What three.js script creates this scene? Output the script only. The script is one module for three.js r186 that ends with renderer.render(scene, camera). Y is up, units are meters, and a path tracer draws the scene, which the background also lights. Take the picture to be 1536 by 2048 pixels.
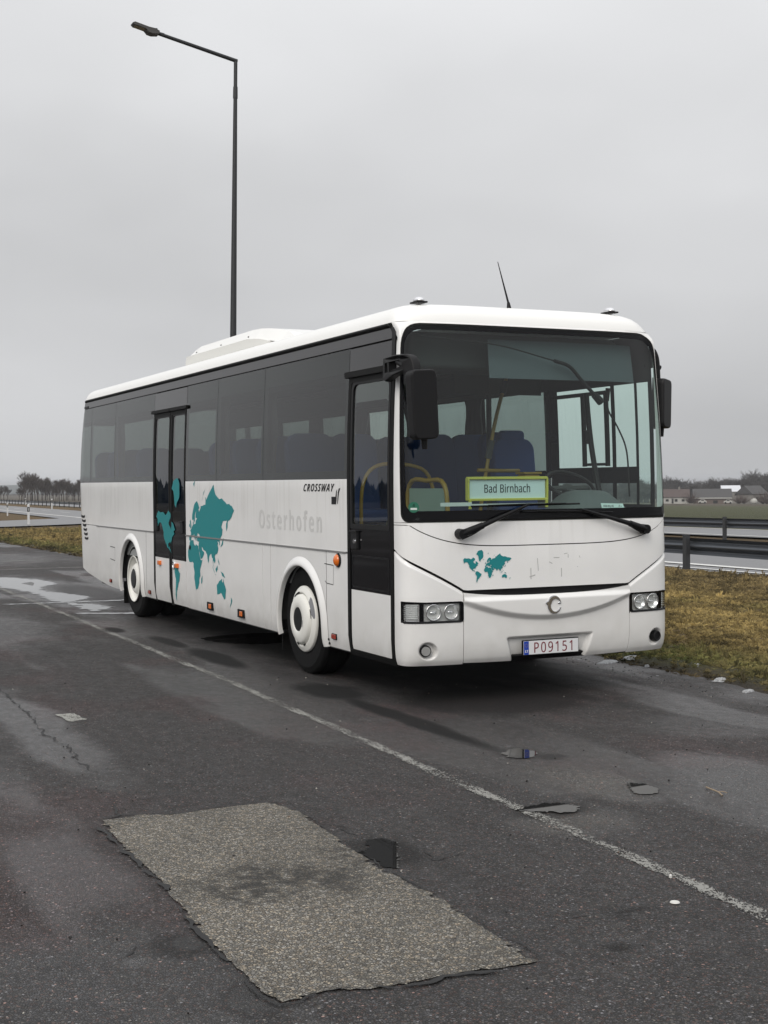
import * as THREE from 'three';
import { mergeGeometries, mergeVertices } from 'three/addons/utils/BufferGeometryUtils.js';
import { RoundedBoxGeometry } from 'three/addons/geometries/RoundedBoxGeometry.js';
import { TextGeometry } from 'three/addons/geometries/TextGeometry.js';
import { FontLoader } from 'three/addons/loaders/FontLoader.js';

// ------------------------------------------------------------------ numbers
function rng(seed) { let a = seed >>> 0; return () => { a = (a + 0x6D2B79F5) | 0; let t = Math.imul(a ^ (a >>> 15), 1 | a); t = (t + Math.imul(t ^ (t >>> 7), 61 | t)) ^ t; return ((t ^ (t >>> 14)) >>> 0) / 4294967296; }; }
const hash = (i, j, s = 0) => { let h = Math.imul(i, 374761393) + Math.imul(j, 668265263) + Math.imul(s, 1274126177) | 0; h = Math.imul(h ^ (h >>> 13), 1274126177); return ((h ^ (h >>> 16)) >>> 0) / 4294967296; };
const lerp = (a, b, t) => a + (b - a) * t, clamp = (x, a = 0, b = 1) => Math.min(b, Math.max(a, x));
const sstep = (a, b, x) => { const t = clamp((x - a) / (b - a)); return t * t * (3 - 2 * t); };
function vnoise(x, y, s = 0, per = 0) {
  const i = Math.floor(x), j = Math.floor(y), f = x - i, g = y - j, u = f * f * (3 - 2 * f), v = g * g * (3 - 2 * g);
  const w = per ? (k) => ((k % per) + per) % per : (k) => k;
  return lerp(lerp(hash(w(i), w(j), s), hash(w(i + 1), w(j), s), u), lerp(hash(w(i), w(j + 1), s), hash(w(i + 1), w(j + 1), s), u), v);
}
function fbm(x, y, oct = 4, s = 0, per = 0) { let a = 0, k = 0.5, n = 0; for (let o = 0; o < oct; o++) { a += k * vnoise(x, y, s + o * 17, per); n += k; k *= 0.5; x *= 2; y *= 2; per *= 2; } return a / n; }

// ------------------------------------------------------------------ camera, sky, sun, exposure
const scene = new THREE.Scene();
const camera = new THREE.PerspectiveCamera(41.28, 768 / 1024, 0.05, 6000);
{
  const yaw = 0.4395, pitch = -0.0218, roll = -0.0083;
  const fwd = new THREE.Vector3(Math.sin(yaw) * Math.cos(pitch), Math.sin(pitch), -Math.cos(yaw) * Math.cos(pitch));
  const right = new THREE.Vector3(Math.cos(yaw), 0, Math.sin(yaw)), up = new THREE.Vector3().crossVectors(right, fwd);
  camera.position.set(-5.8208, 1.7396, 9.2792);
  camera.up.copy(up).multiplyScalar(Math.cos(roll)).addScaledVector(right, -Math.sin(roll));
  camera.lookAt(camera.position.clone().add(fwd));
}
scene.add(camera);
{ // an overcast sky: darker at the horizon, brightest overhead, soft cloud structure
  const W = 1024, H = 512, d = new Float32Array(W * H * 4);
  for (let r = 0; r < H; r++) for (let c = 0; c < W; c++) {
    const el = ((r + 0.5) / H - 0.5) * Math.PI, az = ((c + 0.5) / W - 0.5) * 2 * Math.PI, y = Math.sin(el);
    const s = Math.max(0, y);
    let L = 0.43 + 0.95 * s - 0.5 * s * s + 0.42 * sstep(0.3, 1, s);
    const dz = Math.atan2(Math.cos(az), -Math.sin(az)) - 0.0, dA = Math.atan2(Math.sin(dz), Math.cos(dz)); L += 0.13 * Math.exp(-Math.pow(dA / 0.5, 2)) * (1 - sstep(0.04, 0.2, s)) + 0.008;
    const k = 1 / (s + 0.22), px = Math.cos(az) * Math.cos(el) * k, pz = Math.sin(az) * Math.cos(el) * k;
    const n = fbm(px * 1.7 + 40, pz * 1.7 + 40, 5, 5) - 0.5, m = fbm(px * 0.6 + 9, pz * 0.6 + 9, 3, 11) - 0.5;
    L *= 1 + (0.34 * n + 0.16 * m) * (0.35 + 0.65 * sstep(0, 0.2, s));
    if (y < 0) L = 0.2;
    const i = (r * W + c) * 4; d[i] = L * 0.99; d[i + 1] = L; d[i + 2] = L * 1.02; d[i + 3] = 1;
  }
  const sky = new THREE.DataTexture(d, W, H, THREE.RGBAFormat, THREE.FloatType);
  sky.mapping = THREE.EquirectangularReflectionMapping; sky.magFilter = THREE.LinearFilter; sky.needsUpdate = true;
  scene.background = sky; scene.environment = sky;
}
const sun = new THREE.DirectionalLight(0xfff8ef, 1.5);
sun.position.set(-44, 48, 42); sun.castShadow = true; sun.shadow.radius = 70; sun.shadow.mapSize.set(2048, 2048);
Object.assign(sun.shadow.camera, { left: -30, right: 30, top: 30, bottom: -30, near: 1, far: 200 });
scene.add(sun, sun.target);
const renderer = new THREE.WebGLRenderer({ antialias: true });
renderer.setSize(768, 1024);
renderer.toneMapping = THREE.LinearToneMapping; renderer.toneMappingExposure = 1.05;
scene.fog = new THREE.FogExp2(0xc4c6ca, 0.00022);
renderer.shadowMap.enabled = true; renderer.shadowMap.type = THREE.PCFSoftShadowMap;

// ------------------------------------------------------------------ scene helpers
const used = {};
const numbered = (n) => { const k = used[n] = (used[n] ?? -1) + 1; return k ? n + '_' + String(k).padStart(3, '0') : n; };
function tag(o, label, category, group, kind) { if (label) o.userData.label = label; if (category) o.userData.category = category; if (group) o.userData.group = group; if (kind) o.userData.kind = kind; return o; }
function thing(name, label, category, pos = [0, 0, 0], group) { const g = new THREE.Group(); g.name = numbered(name); g.position.set(...pos); scene.add(g); return tag(g, label, category, group); }
function mesh(name, geo, mat, parent = scene) {
  const m = new THREE.Mesh(Array.isArray(geo) ? merge(geo) : geo, mat); m.name = parent === scene ? numbered(name) : name; m.castShadow = m.receiveShadow = true; parent.add(m); return m;
}
function sub(name, parent, label) { const g = new THREE.Group(); g.name = name; parent.add(g); if (label) g.userData.label = label; return g; }
function struct(name, geo, mat, label) { const m = mesh(name, geo, mat); m.userData.kind = 'structure'; if (label) m.userData.label = label; return m; }
function merge(list) {
  list = list.flat().map((g) => { g = g.index ? g.toNonIndexed() : g; for (const k of Object.keys(g.attributes)) if (!['position', 'normal', 'uv'].includes(k)) g.deleteAttribute(k); if (!g.attributes.uv) g.setAttribute('uv', new THREE.BufferAttribute(new Float32Array(g.attributes.position.count * 2), 2)); return g; });
  return list.length === 1 ? list[0] : mergeGeometries(list);
}
const V = (x, y, z) => new THREE.Vector3(x, y, z);
const box = (w, h, d, x = 0, y = 0, z = 0, r = 0) => { const g = r ? new RoundedBoxGeometry(w, h, d, 2, r) : new THREE.BoxGeometry(w, h, d); return g.translate(x, y, z); };
const tube = (pts, r, seg = 24, rad = 8, closed = false) => new THREE.TubeGeometry(new THREE.CatmullRomCurve3(pts.map((p) => V(...p)), closed, 'centripetal'), seg, r, rad, closed);
function rod(a, b, r0, r1 = r0, n = 10) { // straight tapered rod from a to b
  const A = V(...a), B = V(...b), d = B.clone().sub(A), L = d.length(), g = new THREE.CylinderGeometry(r1, r0, L, n);
  g.translate(0, L / 2, 0); g.applyQuaternion(new THREE.Quaternion().setFromUnitVectors(V(0, 1, 0), d.normalize())); return g.translate(...a);
}
const basis = (X, Y, Z, o) => new THREE.Matrix4().makeBasis(V(...X), V(...Y), V(...Z)).setPosition(...o);

// ------------------------------------------------------------------ textures
function dataTex(size, fn, srgb, rx = 1, ry = rx) {
  const d = new Uint8Array(size * size * 4);
  for (let j = 0; j < size; j++) for (let i = 0; i < size; i++) { const c = fn(i, j), k = (j * size + i) * 4; if (typeof c === 'number') d[k] = d[k + 1] = d[k + 2] = clamp(c) * 255; else { d[k] = clamp(c[0]) * 255; d[k + 1] = clamp(c[1]) * 255; d[k + 2] = clamp(c[2]) * 255; } d[k + 3] = 255; }
  const t = new THREE.DataTexture(d, size, size, THREE.RGBAFormat); t.wrapS = t.wrapT = THREE.RepeatWrapping; t.magFilter = THREE.LinearFilter; t.minFilter = THREE.LinearMipmapLinearFilter; t.generateMipmaps = true;
  if (srgb) t.colorSpace = THREE.SRGBColorSpace; t.repeat.set(rx, ry); t.needsUpdate = true; return t;
}
// crushed stone in a binder: two textures, the stones' colours and their height
function aggregate(size, cells, seed, stone, binder) {
  const n = cells, col = new Float32Array(size * size * 3), hei = new Float32Array(size * size), cs = size / n;
  const px = new Float32Array(n * n), py = new Float32Array(n * n), pr = new Float32Array(n * n);
  for (let k = 0; k < n * n; k++) { px[k] = hash(k, 1, seed); py[k] = hash(k, 2, seed); pr[k] = 0.62 + 0.55 * hash(k, 3, seed); }
  for (let j = 0; j < size; j++) for (let i = 0; i < size; i++) {
    const x = i / cs, y = j / cs, ci = Math.floor(x), cj = Math.floor(y); let d1 = 9, d2 = 9, id = 0;
    for (let b = -1; b <= 1; b++) for (let a = -1; a <= 1; a++) {
      const ii = (ci + a + n) % n, jj = (cj + b + n) % n, k = jj * n + ii, dx = ci + a + px[k] - x, dy = cj + b + py[k] - y, d = Math.sqrt(dx * dx + dy * dy) / pr[k];
      if (d < d1) { d2 = d1; d1 = d; id = k; } else if (d < d2) d2 = d;
    }
    const e = sstep(0.02, 0.3, d2 - d1), c = stone(hash(id, 7, seed), hash(id, 8, seed)), k = j * size + i, g = 0.92 + 0.16 * hash(i, j, seed + 3);
    for (let q = 0; q < 3; q++) col[k * 3 + q] = lerp(binder[q], c[q], e) * g;
    hei[k] = e * (0.45 + 0.55 * hash(id, 9, seed)) * (1 - 0.35 * d1);
  }
  return [(i, j) => { const k = (j * size + i) * 3; return [col[k], col[k + 1], col[k + 2]]; }, (i, j) => hei[j * size + i]];
}
const g2 = (v) => Math.pow(v, 1 / 2.2);
const [asphCol, asphHei] = aggregate(2048, 250, 3, (a, b) => { const l = 0.026 + 0.085 * a * a + (a > 0.975 ? 0.11 : 0), t = b > 0.86 ? [1.4, 0.93, 0.82] : b > 0.6 ? [1.08, 1.0, 0.92] : [0.98, 0.98, 1.04]; return t.map((q) => g2(l * q)); }, [0.115, 0.112, 0.113]);
const texAsph = dataTex(2048, asphCol, true, 1 / 2.3), texAsphH = dataTex(2048, asphHei, false, 1 / 2.3);
const [patCol, patHei] = aggregate(1024, 92, 8, (a, b) => { const l = 0.085 + 0.19 * a * a + 0.03 * a, t = b > 0.7 ? [1.14, 1.0, 0.8] : b > 0.35 ? [1.06, 1.0, 0.87] : [1.0, 0.98, 0.93]; return t.map((q) => g2(l * q)); }, [0.15, 0.143, 0.128]);
const texPat = dataTex(1024, patCol, true, 1 / 1.05), texPatH = dataTex(1024, patHei, false, 1 / 1.05);

const std = (o) => new THREE.MeshStandardMaterial(o), phy = (o) => new THREE.MeshPhysicalMaterial(o);
const lin = (r, g, b) => new THREE.Color().setRGB(r, g, b);

// ------------------------------------------------------------------ the lie of the land
const drop = (x, z) => { const r = Math.hypot(x + 5.8, z - 9.3); return -(0.009 * clamp(r - 25, 0, 75) + 0.005 * clamp(r - 100, 0, 700) + 0.015 * clamp(x - 40, 0, 400)); };
const HX = (t) => 9.5 + 0.058 * t;                 // the dual carriageway runs along here (t = -z)
function gridGeo(us, vs, P, color) {
  const pos = [], uv = [], col = [], idx = [], nu = us.length, nv = vs.length;
  for (const v of vs) for (const u of us) { const p = P(u, v); pos.push(...p); uv.push(p[0], -p[2]); if (color) col.push(...color(p[0], p[2])); }
  for (let j = 0; j < nv - 1; j++) for (let i = 0; i < nu - 1; i++) { const a = j * nu + i, b = a + 1, c = a + nu, d = c + 1; idx.push(a, b, d, a, d, c); }
  const g = new THREE.BufferGeometry(); g.setAttribute('position', new THREE.Float32BufferAttribute(pos, 3)); g.setAttribute('uv', new THREE.Float32BufferAttribute(uv, 2));
  if (color) g.setAttribute('color', new THREE.Float32BufferAttribute(col, 3)); g.setIndex(idx); g.computeVertexNormals();
  if (g.attributes.normal.getY(0) < 0) { for (let k = 0; k < idx.length; k += 3) [idx[k + 1], idx[k + 2]] = [idx[k + 2], idx[k + 1]]; g.setIndex(idx); g.computeVertexNormals(); }
  return g;
}
const span = (a, b, n) => Array.from({ length: n + 1 }, (_, i) => a + (b - a) * i / n);
function spread(fine0, fine1, step, far0, far1) { const r = span(fine0, fine1, Math.round((fine1 - fine0) / step)); let s = step, x = fine1; while (x < far1) { s *= 1.18; x += s; r.push(x); } s = step; x = fine0; while (x > far0) { s *= 1.18; x -= s; r.unshift(x); } return r; }

const texGrass = dataTex(512, (i, j) => { const a = fbm(i / 8, j / 8, 5, 21, 64), b = fbm(i / 64, j / 64, 3, 22, 8), h = hash(i, j, 4); const k = 0.55 + 0.6 * a + 0.35 * (h - 0.5); return [k * (0.78 + 0.2 * b), k * (0.76 + 0.1 * b), k * 0.72]; }, true, 1 / 1.5);
const texSoft = dataTex(512, (i, j) => fbm(i / 6, j / 6, 5, 31, 86), false, 1 / 0.9);
const M = {};
M.terrain = std({ color: 0xffffff, vertexColors: true, map: texGrass, roughness: 0.95, bumpMap: texSoft, bumpScale: 0.03 });
const greenField = [0.07, 0.092, 0.022], deadGrass = [0.16, 0.115, 0.036], farField = [0.085, 0.075, 0.045];
struct('ground', gridGeo(spread(-30, 60, 2, -2800, 2800), spread(-130, 30, 2, -3000, 900), (x, z) => [x, drop(x, z) - 0.05, z], (x, z) => {
  const u = x - HX(-z), n = fbm(x / 9, z / 9, 4, 41), f = sstep(19, 21, u);
  const r = Math.hypot(x + 5.8, z - 9.3), far = sstep(240, 330, r + 40 * (n - 0.5));
  const wood = sstep(-16, -22, x) * sstep(-40, -60, z); const c = [0, 1, 2].map((k) => lerp(lerp(lerp(deadGrass[k] * (0.6 + 0.75 * n), greenField[k] * (0.85 + 0.3 * n), f), farField[k], far), [0.03, 0.028, 0.018][k], wood)); return c;  // unseen ground on the door side darkened so the black doors mirror less light
}), M.terrain);

// ------------------------------------------------------------------ the parking place
const lotEdge = (z) => 1.35 + 0.25 * sstep(2, -1, z) + 0.008 * Math.max(0, -z - 2) + 0.1 * (fbm(z * 0.9, 3, 3, 51) - 0.5) + 0.08 * (vnoise(z * 4, 1, 52) - 0.5);
const wetMask = (x, z) => { // 0 dry .. 1 wet film
  let w = sstep(0.56, 0.66, fbm(x * 0.9 + 5, z * 0.22 + 3, 4, 61)) * 0.8;
  const st = (cx, cz, rx, rz, k) => { if (Math.hypot((x - cx) / rx, (z - cz) / rz) > 2.2) return; const d = Math.hypot((x - cx + 0.25 * (fbm(x * 2, z * 1.2, 3, 62) - 0.5)) / rx, (z - cz) / rz); w = Math.max(w, k * (1 - sstep(0.55, 1.1, d + 0.5 * (fbm(x * 3, z * 2, 4, 63) - 0.5)))); };
  st(-3.92, -0.6, 0.28, 2.3, 0.85); st(-0.55, 3.45, 0.5, 1.5, 1.05); st(-1.05, 3.6, 0.4, 0.9, 0.7); st(-1.2, -13, 0.9, 5.5, 0.9); st(-3.2, -8, 0.9, 3, 0.6); st(-1.42, 2.75, 0.3, 0.7, 1.0); st(-2.05, 3.4, 0.35, 0.4, 0.6); st(-4.7, 4.6, 0.5, 0.8, 0.45); st(0.4, 1.6, 0.7, 0.6, 0.5); st(-4.33, 4.33, 0.1, 0.1, 1.5); st(-4.57, 4.45, 0.08, 0.07, 1.4); st(-4.31, 4.97, 0.07, 0.14, 1.4); st(-4.5, -16, 1, 4, 0.8); st(-1, -26, 3, 5, 0.6);
  return w;
};
// dark wet spots plus painted shade under the bus: x, z, half widths, strength
const blotsAndShade = [[-1.45, 0.35, 0.12, 1.4, 0.94], [-1.42, -1.2, 0.26, 0.6, 0.94], [-1.58, -3.7, 0.18, 0.95, 0.92], [-1.62, -5.3, 0.13, 0.7, 0.85], [-1.85, -6.8, 0.12, 0.35, 0.8], [0.1, -4.6, 1.48, 4.95, 0.9], [-0.45, -0.1, 0.9, 0.85, 0.8], [-1.38, 1.82, 0.17, 0.2, 0.4], [-2.0, 3.2, 0.26, 0.17, 0.5], [-3.12, 3.52, 0.17, 0.3, 0.55], [-4.36, 4.35, 0.14, 0.17, 0.5], [-1.25, 2.0, 0.12, 0.1, 0.5], [-4.3, 5.0, 0.1, 0.2, 0.4], [-2.9, 5.1, 0.06, 0.05, 0.6], [-2.6, 4.75, 0.1, 0.03, 0.5], [-0.8, -12.4, 0.5, 2.4, 0.35]];
const lotTint = (x, z) => {
  const n = fbm(x * 0.7, z * 0.35, 4, 71), red = sstep(0.55, 0.72, fbm(x * 1.1 + 30, z * 0.8 + 7, 4, 72)), fine = fbm(x * 6, z * 5, 3, 73), tan = sstep(0.3, 0.9, 1.15 - Math.hypot((x + 1.45) / 0.4, (z - 2.7) / 0.75) + 0.3 * (fine - 0.5)) + sstep(0.2, 0.9, 1 - Math.hypot((x + 2.05) / 0.45, (z - 3.45) / 0.4) + 0.3 * (fine - 0.5));
  const v = 0.8 + 0.44 * n + 0.3 * (fine - 0.5); let d = 0;
  for (const [cx, cz, rx, rz, k] of blotsAndShade) { const q = Math.hypot((x - cx) / rx, (z - cz) / rz); if (q < 2.2) d = Math.max(d, k * (1 - sstep(0.62, 1.12, q + 0.6 * (fbm(x * 7, z * 3.2, 4, 74) - 0.5)))); }
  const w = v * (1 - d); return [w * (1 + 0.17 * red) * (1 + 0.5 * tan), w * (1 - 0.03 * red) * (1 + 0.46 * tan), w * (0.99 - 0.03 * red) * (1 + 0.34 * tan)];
};
const roughTex = (size, x0, xw, z1, zw) => { const t = dataTex(size, (i, j) => { const x = x0 + (i + 0.5) / size * xw, z = z1 - (j + 0.5) / size * zw, w = wetMask(x, z), g = vnoise(x * 24, z * 16, 65); let d = 0; for (const [cx, cz, rx, rz, k] of blotsAndShade) { const q = Math.hypot((x - cx) / rx, (z - cz) / rz); if (q < 1.3) d = Math.max(d, k * (1 - sstep(0.6, 1.2, q))); } return lerp(lerp(0.8 + 0.2 * (g - 0.5), 0.2 + 0.1 * g, w), 0.97, Math.min(1, d * 1.1)); }, false); t.repeat.set(1 / xw, 1 / zw); t.offset.set(-x0 / xw, z1 / zw); return t; };
{
  const mk = (r) => phy({ specularIntensity: 0.75, color: lin(0.9, 0.88, 0.87), map: texAsph, vertexColors: true, roughness: 1, roughnessMap: r, bumpMap: texAsphH, bumpScale: 0.005 });
  const NX = [-6.5, 1.9], NZ = [-10, 8], P = (x, z) => [x, drop(x, z), z];
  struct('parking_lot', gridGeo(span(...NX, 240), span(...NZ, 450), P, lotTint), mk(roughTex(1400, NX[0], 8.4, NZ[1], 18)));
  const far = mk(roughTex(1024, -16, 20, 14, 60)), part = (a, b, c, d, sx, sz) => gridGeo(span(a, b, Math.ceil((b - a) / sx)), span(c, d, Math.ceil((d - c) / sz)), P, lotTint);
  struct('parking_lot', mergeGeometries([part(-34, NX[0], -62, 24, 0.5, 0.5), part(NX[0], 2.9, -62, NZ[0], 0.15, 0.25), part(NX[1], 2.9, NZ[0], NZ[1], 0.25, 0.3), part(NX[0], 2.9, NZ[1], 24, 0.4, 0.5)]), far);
}
// flat pieces that lie on the ground, given by their outlines
function flat(pts, y, jag = 0, seed = 1, step = 0.04, hole) {
  const out = []; const n = pts.length;
  for (let i = 0; i < n; i++) { const [x0, z0] = pts[i], [x1, z1] = pts[(i + 1) % n], L = Math.hypot(x1 - x0, z1 - z0), k = Math.max(1, Math.round(L / step)); for (let j = 0; j < k; j++) { const t = j / k, nx = (z1 - z0) / L, nz = -(x1 - x0) / L, q = jag * (2.2 * (fbm(lerp(x0, x1, t) * 18 + seed, lerp(z0, z1, t) * 18, 4, seed) - 0.5) + 0.7 * (vnoise(lerp(x0, x1, t) * 90, lerp(z0, z1, t) * 90, seed) - 0.5)); out.push([lerp(x0, x1, t) + nx * q, lerp(z0, z1, t) + nz * q]); } }
  const s = new THREE.Shape(out.map(([x, z]) => new THREE.Vector2(x, -z))); if (hole) s.holes.push(new THREE.Path(hole.map(([x, z]) => new THREE.Vector2(x, -z))));
  const g = new THREE.ShapeGeometry(s); g.rotateX(-Math.PI / 2); const p = g.attributes.position, uv = g.attributes.uv;
  for (let i = 0; i < p.count; i++) { const x = p.getX(i), z = p.getZ(i); p.setY(i, drop(x, z) + y); uv.setXY(i, x, -z); } g.computeVertexNormals(); return g;
}
function smoothLoop(pts, k = 4) { const c = new THREE.CatmullRomCurve3(pts.map(([x, z]) => V(x, 0, z)), true, 'centripetal'); return c.getPoints(pts.length * k).slice(0, -1).map((p) => [p.x, p.z]); }
function ribbon(pts, w, y, seed, jag = 1) { // a wandering strip of varying width
  const c = new THREE.CatmullRomCurve3(pts.map(([x, z]) => V(x, 0, z)), false, 'centripetal'), L = c.getLength(), n = Math.ceil(L / 0.022), A = [], B = [];
  for (let i = 0; i <= n; i++) { const p = c.getPointAt(i / n), t = c.getTangentAt(i / n), q = jag * 0.03 * (fbm(i * 0.3, seed, 4, seed) - 0.5), ww = w * Math.max(0.12, 2.6 * fbm(i * 0.22, seed + 9, 3, seed + 3) - 0.5) * Math.min(1, i / 3 + 0.15, (n - i) / 3 + 0.15); A.push([p.x - t.z * (q + ww / 2), p.z + t.x * (q + ww / 2)]); B.push([p.x - t.z * (q - ww / 2), p.z + t.x * (q - ww / 2)]); }
  return flat(A.concat(B.reverse()), y, 0, 1, 9);
}
// lighter repair patch of coarse asphalt, and the open joint round it
M.patch = std({ map: texPat, vertexColors: false, roughness: 0.8, bumpMap: texPatH, bumpScale: 0.004 });
M.crack = std({ color: lin(0.008, 0.008, 0.008), roughness: 0.7 });
M.wetcrack = std({ color: lin(0.012, 0.012, 0.012), roughness: 0.12 });
const patchPts = [[-4.19, 2.31], [-3.97, 2.29], [-3.78, 2.36], [-3.5, 2.33], [-3.26, 2.34], [-3.19, 2.62], [-3.22, 3.2], [-3.25, 3.75], [-3.22, 4.2], [-3.23, 4.7], [-3.25, 5.13], [-3.52, 5.09], [-3.8, 5.1], [-4.05, 5.03], [-4.24, 5.07], [-4.27, 4.6], [-4.25, 4.1], [-4.21, 3.5], [-4.23, 2.9]];
{
  const stain = (x, z) => { const d = Math.hypot((x + 3.75) / 0.42, (z - 3.75) / 0.3), e = Math.hypot((x + 3.33) / 0.12, (z - 3.5) / 0.22); const s = Math.max(1 - sstep(0.3, 1.2, d + 1.5 * (fbm(x * 9, z * 6, 4, 81) - 0.5)), (1 - sstep(0.5, 1.2, e)) * 0.8), n = fbm(x * 3, z * 3, 3, 82); const v = (0.72 + 0.55 * n) * (1 - 0.75 * s * sstep(0.3, 0.6, fbm(x * 26, z * 26, 2, 88))); return [v * 1.03, v, v * 0.95]; };
  // built on a grid cut to the outline so that stains can be told apart
  const inside = (x, z) => { let c = false; for (let i = 0, j = patchPts.length - 1; i < patchPts.length; j = i++) { const [xi, zi] = patchPts[i], [xj, zj] = patchPts[j]; if ((zi > z) !== (zj > z) && x < (xj - xi) * (z - zi) / (zj - zi) + xi) c = !c; } return c; };
  const s = 0.025, x0 = -4.4, z0 = 2.2, nx = 56, nz = 122, pos = [], col = [], uv = [], id = [];
  const at = (i, j) => [x0 + i * s + 0.012 * (hash(i, j, 83) - 0.5), z0 + j * s + 0.012 * (hash(i, j, 84) - 0.5)];
  for (let j = 0; j <= nz; j++) for (let i = 0; i <= nx; i++) { const [x, z] = at(i, j); pos.push(x, 0.006 + drop(x, z), z); uv.push(x, -z); col.push(...stain(x, z)); }
  for (let j = 0; j < nz; j++) for (let i = 0; i < nx; i++) { const a = j * (nx + 1) + i, b = a + 1, c = a + nx + 1, d = c + 1, ins = (k) => inside(pos[k * 3] + 0.02 * (fbm(pos[k * 3 + 2] * 12, 2, 2, 85) - 0.5), pos[k * 3 + 2] + 0.02 * (fbm(pos[k * 3] * 12, 7, 2, 86) - 0.5)); if (ins(a) && ins(c) && ins(d)) id.push(a, c, d); if (ins(a) && ins(d) && ins(b)) id.push(a, d, b); }
  const g = new THREE.BufferGeometry(); g.setAttribute('position', new THREE.Float32BufferAttribute(pos, 3)); g.setAttribute('uv', new THREE.Float32BufferAttribute(uv, 2)); g.setAttribute('color', new THREE.Float32BufferAttribute(col, 3)); g.setIndex(id); g.computeVertexNormals();
  M.patch.vertexColors = true; struct('pavement_patch', g, M.patch, 'pale coarse repair patch in the dark asphalt');
  const edge = smoothLoop(patchPts, 3).map(([x, z], i) => [x + 0.035 * (fbm(i * 0.9, 4, 2, 95) - 0.5), z + 0.035 * (fbm(i * 0.9, 14, 2, 96) - 0.5)]), seg = (a, b, w, sd) => ribbon(edge.slice(a, b), w, 0.009, sd, 1.6);
  struct('pavement_joint', merge([seg(0, 14, 0.013, 91), seg(15, 19, 0.008, 97), seg(20, 25, 0.008, 92), seg(26, 33, 0.006, 98), seg(32, 38, 0.03, 93), seg(38, 45, 0.012, 99), seg(45, 50, 0.016, 94), seg(50, 57, 0.02, 87)]), M.crack, 'dark open joint round the repair patch');
}
const crackLines = [[[-3.86, -2.9], [-3.9, -1.9], [-3.89, -1.17], [-3.95, -0.28], [-3.9, 0.3], [-3.95, 0.75], [-3.93, 1.15]], [[-4.02, 1.85], [-4.04, 2.05], [-4.06, 2.3]], [[-3.95, -0.28], [-4.3, -0.2], [-4.7, -0.3]], [[-3.89, -1.1], [-3.3, -1.0], [-2.7, -1.1], [-2.2, -0.9]], [[-3.2, 2.9], [-3.12, 2.98], [-3.14, 3.1], [-3.08, 3.25]], [[-3.03, 3.4], [-2.95, 3.6], [-2.98, 3.75], [-2.8, 3.7]], [[-0.6, 2.1], [-0.35, 2.2], [-0.3, 2.5], [-0.05, 2.45]], [[-4.6, 4.4], [-4.45, 4.25], [-4.36, 4.2]], [[-3.2, 4.9], [-2.9, 4.75], [-2.6, 4.8]], [[-4.9, -3.6], [-4.2, -3.3], [-3.5, -3.5]]];
crackLines.forEach((l, i) => struct('pavement_crack', ribbon(l, i < 2 ? 0.013 : 0.006, 0.004, 100 + i, 2.2), M.crack));
// pools of rain water
M.water = phy({ color: lin(0.016, 0.016, 0.016), roughness: 0.015, ior: 1.34, specularIntensity: 1 });
const pools = {
  rear: [[-1.62, -17.6], [-1.08, -16.6], [-0.87, -14.79], [-1.3, -14.0], [-1.36, -13.1], [-1.2, -12.62], [-1.05, -11.5], [-1.26, -11.25], [-1.47, -10.75], [-1.22, -10.31], [-1.22, -9.6], [-1.51, -9.3], [-1.55, -10.28], [-1.65, -10.99], [-1.69, -11.54], [-1.64, -12.78], [-1.78, -13.78], [-1.95, -15]],
  plate: [[-1.37, 1.68], [-1.3, 1.68], [-1.25, 1.8], [-1.31, 1.93], [-1.44, 1.98], [-1.5, 1.86]],
  lamp: [[-1.26, 2.84], [-1.19, 2.9], [-1.2, 3.03], [-1.27, 3.12], [-1.36, 3.09], [-1.33, 2.95]],
  line: [[-2.15, 3.12], [-1.98, 3.06], [-1.9, 3.1], [-1.85, 3.21], [-1.9, 3.27], [-2.06, 3.24]],
  joint: [[-3.14, 3.33], [-3.04, 3.30], [-3.01, 3.42], [-3.09, 3.6], [-3.2, 3.8], [-3.235, 3.74], [-3.225, 3.59], [-3.25, 3.5], [-3.18, 3.46]],
  seam: [[-2.4, -11.05], [-1.3, -10.95], [0.2, -10.9], [0.2, -10.78], [-1.3, -10.8], [-2.4, -10.98]],
  seam2: [[-1.75, -9.15], [-0.8, -8.7], [-0.9, -8.5], [-1.8, -9.0]],
  under: [[-1.2, -5.4], [-0.5, -5.6], [0.1, -5.2], [-0.2, -4.7], [-0.9, -4.6]],
};
const poolText = { rear: 'long bright puddle behind the bus rear wheel', plate: 'small puddle mirroring the number plate', lamp: 'puddle mirroring the headlight', line: 'small puddle lying on the worn white line', joint: 'dark puddle at the edge of the repair patch', seam: 'thin line of water across the lot by the rear wheel', seam2: 'short line of water beside the rear wheel', under: 'water on the ground under the middle of the bus' };
for (const k in pools) { const p = k.startsWith('seam') ? pools[k] : smoothLoop(pools[k], 4); struct('puddle', flat(p, 0.0045 + (k === 'line' ? 0.004 : 0) + (k === 'corner' || k === 'left' ? 0.003 : 0), k === 'rear' ? 0.14 : k.startsWith('seam') ? 0.07 : k === 'line' ? 0.05 : 0.03, 120 + k.length, k === 'rear' ? 0.04 : 0.007), M.water, poolText[k]); }
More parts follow.
